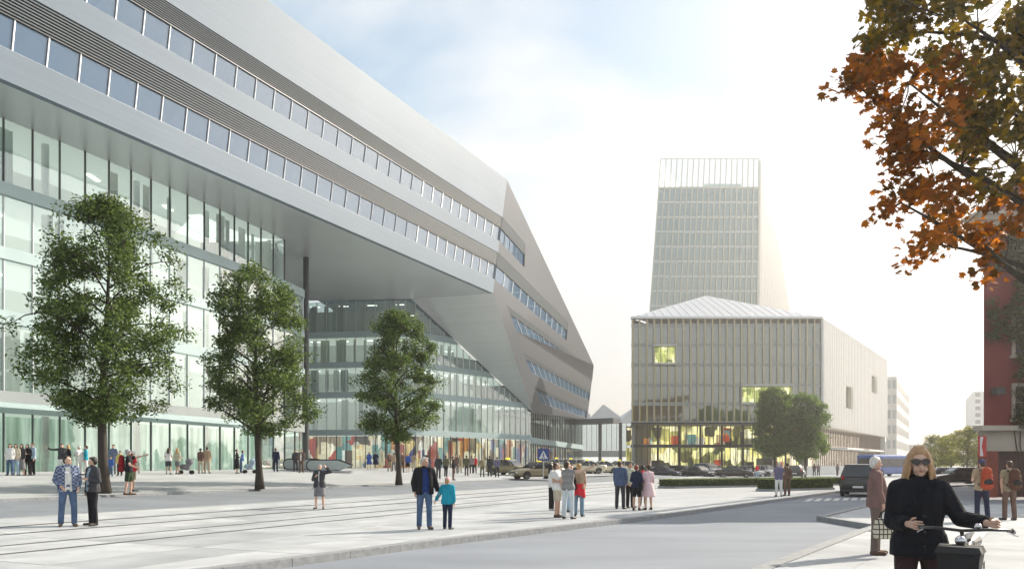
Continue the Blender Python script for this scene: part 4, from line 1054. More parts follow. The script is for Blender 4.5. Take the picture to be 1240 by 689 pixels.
for k, (x, d, H, lab) in enumerate(((1133, 120, 6.0, 'small sunlit tree far along the street by the bus'), (1153, 108, 5.5, 'yellowish sunlit tree far along the street'), (1172, 100, 6.2, 'yellow green tree far along the street beside the red house'), (1146, 170, 7.5, 'pale hazy tree at the end of the street'))):
    tree(lab, gd(x, d), H, 1.4, 2.2, green3, 40+k, 90, 45, .3, .7, .12, group='trees down the side street')
# ---- autumn maple: trunk right of the frame, crown reaching in over the pavement
autumn = leaf_mat('leaf_autumn', (.10, .055, .016), (.40, .135, .030), .62)
autumn2 = leaf_mat('leaf_autumn_green', (.06, .060, .016), (.26, .17, .035), .62)
rs = np.random.RandomState(5)
mp = thing('maple_tree', 'autumn maple with orange brown leaves reaching over the pavement by the red house', 'tree', (9.6, 11.6, 0)); MO = np.array((9.6, 11.6, 0))
tk = MB(); tk.tube([(0, 0, 0), (.05, .05, 1.5), (-.1, 0, 3.5), (-.2, .1, 5.5), (-.1, .1, 8), (-.2, 0, 10.5), (-.2, 0, 12)], [.36, .27, .25, .22, .17, .1, .04], 12); tk.build('trunk', bark, mp, smooth=True)
OUT = [(1062, -110), (1056, 0), (1064, 22), (1054, 52), (1066, 74), (1036, 88), (1024, 98), (1040, 114), (1054, 140), (1068, 158), (1070, 186), (1100, 200), (1118, 178), (1150, 170), (1132, 205), (1108, 222), (1082, 240), (1080, 252), (1108, 250), (1124, 236), (1140, 246), (1128, 278), (1118, 300), (1148, 292), (1172, 276), (1185, 300), (1190, 322), (1205, 300), (1240, 262), (1480, 240), (1480, -110)]
OV = [Vector((x, y, 0)) for x, y in OUT]
GAPS = [(1146, 48, 16, 12), (1226, 92, 15, 24), (1216, 172, 14, 20), (1192, 205, 18, 10), (1108, 118, 10, 8), (1172, 250, 12, 9)]
cl = []; hue = []
while len(cl) < 620:
    x, y = rs.uniform(1015, 1480), rs.uniform(-110, 330)
    if not inside(x, y, OV): continue
    if any(((x-a)/c)**2+((y-b)/d_)**2 < 1 for a, b, c, d_ in GAPS): continue
    if noise.noise(Vector((x*.03, y*.03, 2.2))) < -.22+.2*rs.random() and x > 1075: continue
    d = rs.uniform(9.6, 13.6) if x > 1120 else rs.uniform(10.4, 12.6)
    q = pix(x, y, d); cl.append((q.x-MO[0], q.y-MO[1], q.z)); hue.append(y < 72 or x > 1290 or (x > 1175 and y < 235))
for x, y in ((1068, 262), (1076, 236), (1112, 306), (1104, 312), (1016, 104), (1030, 92), (1188, 338), (1196, 316), (1054, 70), (1048, 62), (1080, 204), (1092, 208)):
    q = pix(x, y, 11.4); cl.append((q.x-MO[0], q.y-MO[1], q.z)); hue.append(False)
cl = np.array(cl); hue = np.array(hue)
lm = MB(); tips = []
LIMB = [((1100, 100), 11.2), ((1040, 105), 11.6), ((1080, 40), 11.6), ((1160, 20), 10.5), ((1085, 170), 11.0), ((1090, 245), 11.4), ((1130, 295), 11.3), ((1195, 300), 11.0), ((1200, 120), 12.4), ((1150, 130), 12.6), ((1140, -60), 11.5), ((1230, 40), 10.2), ((1230, 190), 13), ((1330, 60), 10.4), ((1360, 160), 13), ((1420, -60), 11)]
for i, ((x, y), d) in enumerate(LIMB):
    q = pix(x, y, d)-Vector(MO); z0 = max(2.6, min(10, q.z-1.6-abs(q.x)*.25)); tips += branch(lm, (-.15, .05, z0), q, .085, .012, rs, .06, 9, 7)
ta = np.array([tuple(p) for p in tips])
for c in cl[::2]:
    j = np.argmin(((ta-c)**2).sum(1)); branch(lm, ta[j], c, .012, .004, rs, .04, 3, 4)
lm.build('limbs', bark, mp)
for nm, sel, mm in (('crown', ~hue, autumn), ('crown', hue, autumn2)):
    V_, F_ = leaves(cl[sel], .27*rs.uniform(.8, 1.3, sel.sum()), 29, .13, rs, MAPLE, .8); np_obj(nm, V_, F_, mm, mp)
# ---- climbing plant on the red house
vine = thing('climbing_vine', 'dark climbing vine hanging over the front of the red house', 'plant', (25.0, RY, 0)); cl = []
while len(cl) < 150:
    x, y = rs.uniform(1200, 1262), rs.uniform(285, 515)
    if noise.noise(Vector((x*.035, y*.025, .6))) < -.05+(1216-x)*.012: continue
    q = pix(x, y, RY-rs.uniform(.15, .55)); cl.append((q.x-25.0, q.y-RY, q.z))
V_, F_ = leaves(np.array(cl), .32, 55, .17, rs); np_obj('foliage', V_, F_, leaf_mat('leaf_vine', (.028, .040, .014), (.10, .10, .035)), vine)
st = MB()
for k in range(7):
    x = -.6+k*.3; pts = [(x+.15*math.sin(z_*1.3+k), -.08, z_) for z_ in np.linspace(0, 11, 14)]; st.tube(pts, [.03-.0017*i for i in range(14)], 5)
st.build('stems', bark, vine)
# ---- clipped hedges in low boxes
hedgem = leaf_mat('leaf_hedge', (.055, .105, .020), (.17, .22, .055), .3); hcore = mat('hedge_core', (.020, .035, .010), .9, var=.3, scale=8)
def hedge(label, a, b, w, h, seed, mm=hedgem):
    rs = np.random.RandomState(seed); a, b = Vector(a), Vector(b); L = (b-a).length; d = (b-a)/L
    t = thing('hedge', label, 'hedge', a, math.atan2(d.y, d.x), group='clipped hedges beside the tram stop')
    MB().box((.04, .04, .12), (L-.04, w-.04, h-.05)).build('core', hcore, t)
    MB().box((-.03, -.03, -.12), (L+.03, w+.03, .13)).build('planter_edge', paving_c, t)
    n = int(L*w*46+L*h*90); cs_ = np.stack([rs.uniform(0, L, n), rs.uniform(0, w, n), np.full(n, h-.04)], 1)
    nf = int(L*h*70); cs2 = np.stack([rs.uniform(0, L, nf), np.full(nf, .03), rs.uniform(.15, h, nf)], 1)
    cs3 = np.stack([np.where(rs.random(nf//2) < .5, .03, L-.03), rs.uniform(0, w, nf//2), rs.uniform(.15, h, nf//2)], 1)
    V_, F_ = leaves(np.concatenate([cs_, cs2, cs3]), .06, 4, .075, rs); np_obj('foliage', V_, F_, mm, t)
h0, h1 = gd(816, 52), gd(1022, 60)
hedge('long low clipped green hedge in front of the parked cars', (h0.x, h0.y, 0), (h1.x, h1.y, 0), 1.6, .62, 1)
h0, h1 = gd(938, 46.5), gd(1010, 50)
hedge('short dark clipped hedge in the shade beside the zebra crossing', (h0.x, h0.y, 0), (h1.x, h1.y, 0), 1.3, .75, 2)
# ================================================================== vehicles
tyrem = mat('tyre', (.02, .02, .02), .8, var=.1); rimm = mat('alloy', (.45, .46, .48), .3, .8, var=.05)
carglass = mat('car_glass', (.03, .035, .04), .06, var=.05, spec=.8); lampw = mat('head_lamp', (.75, .76, .78), .1, var=.02, spec=.8); lampr = mat('tail_lamp', (.35, .015, .01), .2, var=.05)
platem = mat('number_plate', (.7, .7, .68), .5, var=.05); trimm = mat('black_trim', (.02, .02, .022), .5, var=.1)
def paint(n, c): return mat('paint_'+n, c, .28, .15, var=.04, scale=1.5, coat=.8)
KIND = {  # length, half width, belt, roof, hood height, (windscreen base, roof front, roof rear, rear glass base), wheel x, wheel r, clearance
 'sedan': (4.55, .88, .92, 1.44, .86, (1.00, .30, -.72, -1.62), (1.38, -1.32), .32, .20, .98),
 'hatch': (4.15, .87, .93, 1.48, .88, (.95, .25, -1.35, -1.92), (1.28, -1.25), .31, .20, .95),
 'wagon': (4.65, .88, .94, 1.48, .87, (1.00, .30, -1.72, -2.18), (1.40, -1.32), .32, .20, .96),
 'suv':   (4.65, .94, 1.08, 1.74, 1.05, (1.02, .45, -1.95, -2.22), (1.42, -1.38), .37, .26, 1.06)}
def car(label, loc, heading, kind, colour, taxi=False, group=None, cat='car', name='parked_car'):
    L, W, belt, roof, hood, (ws, rf, rr, rg_), wx, wr, cl_, deck = KIND[kind]
    t = thing(name, label, cat, loc, heading, group); h = L/2
    # lower body: stations along x with rounded sections
    stx = [(-h, .80, .42, deck-.22), (-h+.08, .92, .30, deck-.05), (-h+.35, .98, cl_, deck), (rg_+.05, 1, cl_, belt+.02), (0, 1, cl_, belt), (ws+.05, 1, cl_, hood+.05), (h-.75, .98, cl_, hood-.03), (h-.25, .93, cl_+.02, hood-.14), (h-.04, .84, .32, hood-.26), (h, .72, .42, hood-.34)]
    rings = []
    for x, w, zb, zt in stx:
        w *= W; zm = (zb+zt)/2
        half = [(.0, zb), (.72*w, zb), (.95*w, zb+.10), (w, zm-.02), (.985*w, zm+.12 if zm+.12 < zt-.08 else zt-.1), (.90*w, zt-.03), (.70*w, zt), (0, zt+.012)]
        rings.append([(x, y, z) for y, z in half]+[(x, -y, z) for y, z in half[-2:0:-1]])
    b = MB().loft(rings); b.build('body', colour, t, smooth=True, fixn=True)
    # cabin: glass band, painted roof and pillars
    wb, wt = W*.93, W*.70
    lo = [(rg_, wb*.86), (rg_+.22, wb), (ws-.18, wb), (ws+.08, wb*.80)]; hi = [(rr, wt*.9), (rr+.15, wt), (rf-.12, wt), (rf+.05, wt*.88)]
    ring = lambda pts, z: [(x, y, z) for x, y in pts]+[(x, -y, z) for x, y in pts[::-1]]
    MB().loft([ring(lo, belt-.02), ring([(a[0]*.55+c[0]*.45, a[1]*.55+c[1]*.45+.02) for a, c in zip(lo, hi)], belt+(roof-belt)*.45), ring(hi, roof-.05)]).build('window_band', carglass, t, smooth=False, fixn=True)
    rp = MB().loft([ring([(x*1.005, y*1.01) for x, y in hi], roof-.07), ring(hi, roof-.02), ring([(x*.86+.14*(rf+rr)/2, y*.8) for x, y in hi], roof)])
    for s in (-1, 1):
        for (x0, y0), (x1, y1), w in ((lo[1], hi[1], .10), (lo[2], hi[2], .07), (((lo[1][0]+lo[2][0])/2, wb+.0), ((hi[1][0]+hi[2][0])/2, wt+.012), .07)):
            rp.beam((x0, s*(y0+.004), belt-.03), (x1, s*(y1+.004), roof-.05), w, .035, up=(0, 1, 0))
    rp.build('roof', colour, t, smooth=False, fixn=True)
    for x in wx:
        for s in (-1, 1):
            w_ = link('wheel', None, t); w_.location = (x, s*(W-.10), wr)
            n = 18; rings = []
            for yy, r_ in ((-.10, wr*.86), (-.09, wr*.97), (-.05, wr), (.05, wr), (.09, wr*.97), (.10, wr*.86), (.085, wr*.66)):
                rings.append([(r_*math.cos(2*math.pi*i/n), yy*s, r_*math.sin(2*math.pi*i/n)) for i in range(n)])
            MB().loft(rings).build('tyre', tyrem, w_, fixn=True)
            r_ = MB(); r_.tube([(0, .07*s, 0), (0, .092*s, 0)], wr*.18, 8)
            for i in range(5):
                a = 2*math.pi*i/5; r_.beam((0, .085*s, 0), (wr*.62*math.cos(a), .082*s, wr*.62*math.sin(a)), wr*.22, .02, up=(0, 1, 0))
            r_.loft([[(q*wr*math.cos(2*math.pi*i/n), .09*s, q*wr*math.sin(2*math.pi*i/n)) for i in range(n)] for q in (.67, .58)], caps=False)
            r_.build('rim', rimm, w_)
            arch = MB(); arch.add([(x+wr*1.16*math.cos(math.pi*i/10), s*(W*.985+.012), wr+wr*1.16*math.sin(math.pi*i/10)) for i in range(11)]+[(x, s*(W*.985+.012), wr)], [(i, i+1, 11) for i in range(10)])
            arch.build('wheel_arch', trimm, t)
    for s in (-1, 1):
        MB().ball((h-.13, s*W*.66, hood-.30), (.14, .17, .075), 8, 6).build('headlight', lampw, t, smooth=True)
        if kind == 'sedan': MB().ball((-h+.09, s*W*.70, deck-.22), (.09, .16, .07), 8, 6).build('tail_light', lampr, t, smooth=True)
        else: MB().ball((-h+.10, s*W*.80, deck-.05), (.09, .09, .15), 8, 6).build('tail_light', lampr, t, smooth=True)
        m_ = MB().ball((ws-.12, s*(W+.08), belt+.07), (.07, .10, .07), 8, 6); m_.build('wing_mirror', colour, t, smooth=True)
        for x in (-.05, -1.0 if kind != 'hatch' else -.9): MB().box((x-.09, s*(W+.0)-.015, belt-.13), (x+.09, s*(W+.0)+.015, belt-.10)).build('door_handle', rimm, t)
    MB().box((-h-.02, -.26, .48), (-h+.02, .26, .59)).build('number_plate', platem, t)
    MB().box((h-.03, -.26, .38), (h+.015, .26, .48)).build('number_plate', platem, t)
    MB().box((h-.06, -.5, hood-.38), (h-.005, .5, hood-.24)).build('grille', trimm, t)
    MB().box((-h+.02, -W*.85, .30), (-h+.2, W*.85, .42)).build('bumper', trimm, t)
    if taxi:
        sg_ = MB().box((-.2-.09, -.24, roof), (-.2+.09, .24, roof+.16)); sg_.build('taxi_sign', mat('taxi_yellow', (.85, .72, .05), .4, emit=.5), t)
    return t
cream, tan_, navy, black, char, silver, whitep = paint('cream', (.78, .71, .50)), paint('tan', (.33, .27, .15)), paint('navy', (.015, .025, .06)), paint('black', (.012, .012, .014)), paint('charcoal', (.04, .042, .046)), paint('silver', (.42, .44, .46)), paint('white', (.75, .75, .74))
TG, PG = 'taxis waiting behind the crowd', 'cars parked before the glowing block'
def hd(deg): return R(deg)
car('tan taxi facing the kerb nearest the crossing sign', gd(650, 64), hd(208), 'sedan', tan_, True, TG, 'taxi', 'taxi')
car('tan taxi parked behind the people on the plaza, nose toward the lane', gd(617, 72), hd(-38), 'sedan', tan_, True, TG, 'taxi', 'taxi')
for x, d, a, kd, lab in ((689, 92, 195, 'wagon', 'cream taxi half hidden behind the woman in a striped top'), (709, 88, 188, 'sedan', 'cream taxi just right of the pointing arm of the striped woman'), (728, 90, 184, 'sedan', 'cream taxi broadside below the dark bridge pier'),
                       (748, 96, 186, 'wagon', 'cream taxi behind the man in a blue jacket'), (672, 96, 200, 'sedan', 'cream taxi behind the crossing sign, last before the building end')):
    car(lab, gd(x, d), hd(a), kd, cream, True, TG, 'taxi', 'taxi')
for x, d, a, kd, c, lab in ((803, 97, -35, 'sedan', navy, 'dark navy saloon car behind the woman in a pink dress'), (828, 99, -42, 'wagon', black, 'black estate car next to the navy saloon'), (846, 96, -55, 'sedan', char, 'charcoal car between the black estate and the silver car'),
                          (858, 98, -62, 'suv', silver, 'silver grey car with a raised body facing the hedge'), (869, 101, -40, 'hatch', whitep, 'white car mostly hidden between the silver and black cars'), (889, 95, -12, 'sedan', black, 'black saloon parked broadside behind the long hedge'),
                          (905, 103, -60, 'sedan', silver, 'silver car behind the black saloon'), (929, 104, -70, 'hatch', whitep, 'pale car beside the two people at the kerb'), (965, 93, 62, 'hatch', black, 'black hatchback seen from behind beside the tree trunk'),
                          (783, 99, -38, 'sedan', black, 'black car behind the group of young people')):
    p = gd(x, d); p.z = .006 if 92 < d < 112 else 0; car(lab, p, hd(a), kd, c, False, PG)
SG = 'vehicles on the shaded side street'
p = gd(1043, 43.5); p.z = ROAD_Z; car('black boxy off-road car seen from behind on the side street', p, hd(62), 'suv', black, False, SG)
for x, d, a, kd, c, lab in ((1160, 66, 178, 'wagon', black, 'black car parked broadside before the far sunlit trees'), (1178, 72, 182, 'sedan', navy, 'navy car parked near the red house'), (1138, 74, 176, 'sedan', char, 'charcoal car parked behind the cyclist')):
    p = gd(x, d); p.z = ROAD_Z+.0; car(lab, p, hd(a), kd, c, False, SG)
# ---- blue bus
bp = gd(1072, 104); bus = thing('city_bus', 'blue city bus behind the black off-road car', 'bus', (bp.x, bp.y, 0), R(35), SG)
bluep = paint('bus_blue', (.03, .11, .42)); BL_, BW, BH = 9.5, 1.2, 2.85
def rr_ring(x, w, z0, z1, r=.22):
    q = [(-w, z0+r), (-w+r*.3, z0+r*.3), (-w+r, z0), (w-r, z0), (w-r*.3, z0+r*.3), (w, z0+r), (w, z1-r), (w-r*.3, z1-r*.3), (w-r, z1), (-w+r, z1), (-w+r*.3, z1-r*.3), (-w, z1-r)]
    return [(x, y, z) for y, z in q]
MB().loft([rr_ring(-BL_/2, BW*.93, .42, BH-.1), rr_ring(-BL_/2+.12, BW, .32, BH), rr_ring(BL_/2-.15, BW, .32, BH), rr_ring(BL_/2, BW*.92, .42, BH-.14)]).build('body', bluep, bus, fixn=True)
for s in (-1, 1):
    for i in range(6):
        x = -BL_/2+.4+i*1.48; MB().box((x, s*(BW+.005)-.01, 1.25), (x+1.38, s*(BW+.005)+.01, 2.35)).build('window_pane', carglass, bus)
    for x in (-2.9, 2.9):
        w_ = link('wheel', None, bus); w_.location = (x, s*(BW-.12), .46)
        MB().tube([(0, -.13, 0), (0, .13, 0)], .46, 18).build('tyre', tyrem, w_); MB().tube([(0, -.14, 0), (0, .14, 0)], .25, 12).build('rim', rimm, w_)
    MB().box((BL_/2-.02, s*.75-.15, .6), (BL_/2+.03, s*.75+.15, .78)).build('headlight', lampw, bus); MB().box((-BL_/2-.03, s*.95-.08, .8), (-BL_/2+.02, s*.95+.08, 1.1)).build('tail_light', lampr, bus)
MB().box((-BL_/2-.03, -.95, 1.2), (-BL_/2+.02, .95, 2.4)).build('rear_window', carglass, bus); MB().box((BL_/2-.02, -1.0, 1.0), (BL_/2+.03, 1.0, 2.45)).build('windscreen', carglass, bus)
# ---- escalator heads at the plaza corner
eg = mat('escalator_glass', (.40, .46, .45), .15, var=.05); rubber = mat('handrail_rubber', (.015, .015, .016), .4, var=.05)
for k, (x, lab) in enumerate(((357, 'escalator head with looped black handrail, beside the businessmen'), (385, 'escalator head with looped black handrail, behind the waving woman'))):
    e = thing('escalator', lab, 'escalator', gd(x, 62-k*.5), R(6), 'escalators down from the plaza')
    for s in (0, 1):
        y = s*1.1
        path = [(-.9+.45*(1-math.cos(t))-.0, y, .55-.42*math.cos(t)*-1 if False else .55+.42*math.cos(math.pi-t)) for t in np.linspace(0, math.pi, 10)]
        loop = [(1.6, y, .12)]+[(-.45-.42*math.sin(t), y, .54-.42*math.cos(t)) for t in np.linspace(0, math.pi, 12)]+[(1.6, y, .96), (2.6, y, .55)]
        MB().tube(loop, .05, 7).build('handrail', rubber, e)
        MB().slab([(q[0], y-.02, q[2]) for q in loop], [(q[0], y+.02, q[2]) for q in loop]).build('balustrade', eg, e, fixn=True)
    MB().box((-1.4, -.15, -.02), (2.6, 1.25, .10)).build('landing_plate', rimm, e)
# ================================================================== people
QUEUE = []      # (object, voxel size, smoothing, cut function, extra geometry) meshed in one pass at the end
def rc(mb, p, q, r0, r1=None, k=12, flat0=False, flat1=False, sx=1.0):
    """tapered limb between two joints, rounded or flat ends"""
    p, q = Vector(p), Vector(q); r1 = r0 if r1 is None else r1; d = q-p; L = d.length; d = d/L if L > 1e-6 else Vector((0, 0, 1))
    pts, rad = [], []
    if flat0: pts.append(p); rad.append(r0)
    else:
        for a in (80, 55, 28, 0): pts.append(p-d*r0*math.sin(R(a))); rad.append(r0*max(.12, math.cos(R(a))))
    n = max(1, int(L/.12))
    for i in range(1, n): pts.append(p+d*L*i/n); rad.append(r0+(r1-r0)*i/n)
    if flat1: pts.append(q); rad.append(r1)
    else:
        for a in (0, 28, 55, 80): pts.append(q+d*r1*math.sin(R(a))); rad.append(r1*max(.12, math.cos(R(a))))
    mb.tube(pts, rad, k); return mb
def blob_piece(mb, name, m, parent, voxel, smooth=3, cut=None, extra=None):
    me = mb.mesh(name, [m] if not isinstance(m, list) else m); o = link(name, me, parent)
    md = o.modifiers.new('remesh', 'REMESH'); md.mode = 'VOXEL'; md.voxel_size = voxel; md.use_smooth_shade = True
    if smooth: s_ = o.modifiers.new('smooth', 'SMOOTH'); s_.iterations = smooth; s_.factor = .5
    QUEUE.append((o, cut, extra)); return o
def skin(c, n): return mat('skin_'+n, c, .5, var=.06, scale=9)
SK = [skin((.62, .40, .30), 'a'), skin((.52, .31, .22), 'b'), skin((.40, .23, .15), 'c')]
def cloth(n, c, var=.14): return mat('cloth_'+n, c, .85, var=var, scale=7, bump=1.0, bscale=11, spec=.2, stretch=(1, 1, .6))
def pattern(n, c1, c2, kind, sc_=24):
    if 'cloth_'+n in M: return M['cloth_'+n]
    m, nn, l, p = _mat('cloth_'+n); t = nn.new('ShaderNodeTexCoord')
    if kind == 'check':
        a = nn.new('ShaderNodeTexChecker'); a.inputs['Scale'].default_value = sc_; a.inputs[1].default_value = (*c1, 1); a.inputs[2].default_value = (*c2, 1)
        l.new(t.outputs['Object'], a.inputs[0]); l.new(a.outputs[0], p.inputs['Base Color'])
    else:
        a = nn.new('ShaderNodeTexWave'); a.bands_direction = 'Z'; a.inputs['Scale'].default_value = sc_; a.inputs['Distortion'].default_value = .6
        if kind == 'blotch': a = nn.new('ShaderNodeTexVoronoi'); a.inputs['Scale'].default_value = sc_
        l.new(t.outputs['Object'], a.inputs['Vector']); r = nn.new('ShaderNodeValToRGB'); r.color_ramp.interpolation = 'CONSTANT' if kind == 'stripe' else 'LINEAR'
        r.color_ramp.elements[0].color = (*c1, 1); r.color_ramp.elements[1].color = (*c2, 1); r.color_ramp.elements[1].position = .62 if kind == 'stripe' else .45
        l.new(a.outputs['Fac'] if kind == 'stripe' else a.outputs['Distance'], r.inputs[0]); l.new(r.outputs[0], p.inputs['Base Color'])
    p.inputs['Roughness'].default_value = .85; return m
def hairm(n, c): return mat('hair_'+n, c, .5, var=.3, scale=30, bump=.6, bscale=60, stretch=(3, 3, .5))
shoe_b, shoe_br, shoe_w = mat('shoe_black', (.02, .02, .02), .5, var=.1), mat('shoe_brown', (.10, .055, .03), .55, var=.15), mat('shoe_white', (.65, .65, .63), .6, var=.1)
eyem, lipm = mat('eye_dark', (.02, .018, .016), .3, var=0), mat('lip', (.38, .15, .12), .5, var=.05)
HAIR = {'brown': hairm('brown', (.06, .035, .02)), 'black': hairm('black', (.018, .015, .013)), 'blond': hairm('blond', (.45, .27, .11)), 'grey': hairm('grey', (.50, .49, .47)), 'white': hairm('white', (.72, .70, .67)), 'red': hairm('red', (.22, .05, .025))}
def person(label, loc, rz=0, H=1.75, top=None, sleeve='long', jacket=None, bottom=None, bkind='trousers', hair='brown', hstyle='short', hatm=None, shoes=None, sk=0, arms=None, legs=None, head=(0, 0), group=None,
           woman=False, vox=.016, belly=0, tall_hem=None, fingers=True, face=True, lean=0, tie=None, fuller=1.0):
    k = H/1.75; t = thing('person', label, 'person', loc, R(rz), group); S = SK[sk]
    shoes = shoes or shoe_b
    pr = random.Random(label)
    arms = dict(arms or {})
    for s in (1, -1):
        if s not in arms:
            b_ = pr.random()
            arms[s] = ((s*pr.uniform(.08, .24), pr.uniform(-.22, .16), -1), (s*pr.uniform(-.25, .06), -pr.uniform(.1, .45), -1)) if b_ < .7 else ((s*.26, pr.uniform(-.1, .15), -1), (-s*pr.uniform(.1, .6), -.8, pr.uniform(-.6, .25)))
    if not legs:
        a_ = pr.uniform(-.09, .09); w_ = pr.uniform(.02, .09); legs = {1: ((w_, -a_, -1), (.02, a_*.3+.03, -1)), -1: ((-w_, a_, -1), (-.02, -a_*.3+.03, -1))}
    X = lambda *c: Vector(c)*k
    hipz = .93
    # legs: directions of thigh and shin; drop the hips so that the lower foot stands on the ground
    jl = {}
    for s in (1, -1):
        th, sh = legs.get(s, ((s*.05, 0, -1), (s*.02, .02, -1))); th, sh = Vector(th).normalized(), Vector(sh).normalized()
        kn = Vector((s*.092, 0, 0))+th*.42; an = kn+sh*.41; jl[s] = (kn, an)
    low = min(jl[s][1].z for s in jl); base = .085-low
    hips = {s: Vector((s*.092, 0, base)) for s in (1, -1)}
    for s in (1, -1): kn, an = jl[s]; jl[s] = (kn+Vector((0, 0, base)), an+Vector((0, 0, base)))
    dz = base-.915
    ln = Vector((0, -math.sin(R(lean)), math.cos(R(lean))))
    def up(x, y, z): h = z-.93; return Vector((x, y, .93+dz))+ln*h       # torso point
    sw = .165 if woman else .185
    tor = [(.082, 0, .93, .118), (.058 if woman else .068, -.004-belly*.3, 1.10, (.092 if woman else .105)+belly*.35), (.082, -.006, 1.28, .105), (sw-.045, .004, 1.405, .066)]
    def torso(mb, g, zlo=.93, flat=False):
        for s in (1, -1):
            for (x0, y0, z0, r0), (x1, y1, z1, r1) in zip(tor, tor[1:]):
                rc(mb, up(s*x0, y0, z0)*k, up(s*x1, y1, z1)*k, (r0+g)*k*fuller, (r1+g)*k*fuller)
        rc(mb, up(-sw+.05, .004, 1.405)*k, up(sw-.05, .004, 1.405)*k, (.066+g)*k)
        rc(mb, up(0, -.03, 1.27)*k, up(0, -.02, 1.12)*k, (.09+g)*k, (.085+belly*.6+g)*k)
        if zlo < .93:
            for s in (1, -1): rc(mb, up(s*.082, 0, zlo)*k, up(s*.082, 0, .96)*k, (.122+g)*k*fuller, (.118+g)*k*fuller, flat0=True)
            rc(mb, up(0, 0, zlo)*k, up(0, 0, .96)*k, (.118+g)*k, (.118+g)*k, flat0=True)
        rc(mb, up(0, .012, 1.40)*k, up(0, .004, 1.47)*k, (.075+g)*k, (.062+g*.6)*k)
    ja = {}
    for s in (1, -1):
        u, f = arms.get(s, ((s*.16, .04, -1), (s*.03, -.16, -1))); u, f = Vector(u).normalized(), Vector(f).normalized()
        sh = up(s*sw, .004, 1.405); el = sh+u*.285; wr = el+f*.245; ja[s] = (sh, el, wr, f, u)
    neck = up(0, .008, 1.50); yaw, pit = R(head[0]), R(head[1]); HM = Matrix.Rotation(yaw, 3, 'Z') @ Matrix.Rotation(pit, 3, 'X')
    def hp(x, y, z): return (neck+HM @ Vector((x, y, z-1.52)))*k
    # ---- body: one continuous surface from head to feet
    b = MB(); torso(b, -.004)
    rc(b, up(0, .012, 1.42)*k, hp(0, .004, 1.57), .056*k if not woman else .047*k)
    def ell(c, r): b.ball(hp(*c), [v*k for v in r], 14, 10)
    ell((0, .0, 1.648), (.073, .090, .096)); ell((0, -.026, 1.592), (.057, .066, .070)); ell((0, -.062, 1.552), (.026, .026, .024))
    rc(b, hp(0, -.086, 1.635), hp(0, -.106, 1.603), .010*k, .015*k)
    for s in (1, -1):
        ell((s*.075, .008, 1.615), (.013, .022, .032)); ell((s*.033, -.073, 1.592), (.022, .018, .022))
    extra = MB()
    for s in (1, -1):
        sh, el, wr, f, u = ja[s]; rc(b, sh*k, el*k, .050*k, .040*k); rc(b, el*k, wr*k, .041*k, .027*k)
        c = (Vector((-s, 0, 0))-f*Vector((-s, 0, 0)).dot(f)); c = c.normalized() if c.length > .2 else Vector((0, -1, 0)); a = f.cross(c).normalized()
        if a.y > 0: a = -a                                                     # a points to the thumb side (forward)
        pe = wr+f*.085
        for o in (-.016, .016): rc(b, (wr+a*o*.6+f*.02)*k, (pe+a*o)*k, .019*k, .017*k)
        if fingers:
            for j, (o, L_) in enumerate(((.031, .070), (.011, .080), (-.010, .074), (-.029, .057))):
                p0 = pe+a*o-f*.004; p1 = p0+(f+c*.22)*L_*.45; p2 = p1+(f*.8+c*.65)*L_*.33; p3 = p2+(f*.45+c*.9)*L_*.26
                extra.tube([q*k for q in (p0, p1, p2, p3)], [.0090*k, .0085*k, .0078*k, .0055*k], 6)
            p0 = wr+f*.022+a*.022; p1 = p0+(a*.75+f*.6+c*.25)*.038; p2 = p1+(f*.9+a*.25+c*.3)*.032; extra.tube([q*k for q in (p0, p1, p2)], [.0115*k, .0095*k, .0065*k], 6)
        else: rc(b, pe*k, (pe+f*.05+c*.03)*k, .02*k, .014*k)
        kn, an = jl[s]; rc(b, hips[s]*k, kn*k, .085*k, .053*k); rc(b, kn*k, (kn*.6+an*.4)*k, .052*k, .052*k); rc(b, (kn*.6+an*.4)*k, an*k, .052*k, .035*k)
        sd_ = jl[s][1]-jl[s][0]; toe = Vector((s*.03, -.15, -.045)); toe.z = -.045 if an.z < .12 else -.08
        rc(b, (an+Vector((0, .03, -.04)))*k, (an+toe)*k, .036*k, .03*k)
    blob_piece(b, 'body', S, t, vox*.85 if face else vox, 2, extra=extra if fingers else None)
    if face:
        for s in (1, -1): MB().ball(hp(s*.031, -.079, 1.632), (.013*k, .009*k, .008*k), 8, 6).build('eye', eyem, t); MB().beam(hp(s*.015, -.089, 1.652), hp(s*.048, -.078, 1.655), .007*k, .010*k).build('eyebrow', HAIR.get(hair, HAIR['brown']), t)
        MB().ball(hp(0, -.086, 1.573), (.022*k, .008*k, .006*k), 8, 5).build('mouth', lipm, t)
    # ---- trousers, shorts, skirt
    if bkind in ('trousers', 'shorts'):
        m_ = MB(); g = .016
        for s in (1, -1):
            kn, an = jl[s]; rc(m_, (hips[s]+Vector((0, 0, .03)))*k, hips[s]*k, .112*k*fuller, .100*k*fuller); e = an+Vector((0, 0, -.02))
            if bkind == 'shorts':
                q = hips[s]+(kn-hips[s])*.95; rc(m_, hips[s]*k, q*k, (.088+g)*k, (.072+g)*k, flat1=True)
            else:
                rc(m_, hips[s]*k, kn*k, (.088+g)*k, (.056+g)*k); mid = kn*.55+an*.45
                rc(m_, kn*k, mid*k, (.056+g)*k, (.054+g)*k); rc(m_, mid*k, e*k, (.054+g)*k, (.050+g)*k, flat1=True)
        rc(m_, up(-.08, 0, .96)*k, up(.08, 0, .96)*k, (.116)*k*fuller); rc(m_, up(0, 0, .93)*k, up(0, -.003, 1.03)*k, (.122)*k, (.118)*k, flat1=True)
        for s in (1, -1): rc(m_, up(s*.07, 0, .95)*k, up(s*.066, -.003, 1.03)*k, (.12)*k*fuller, .112*k*fuller, flat1=True)
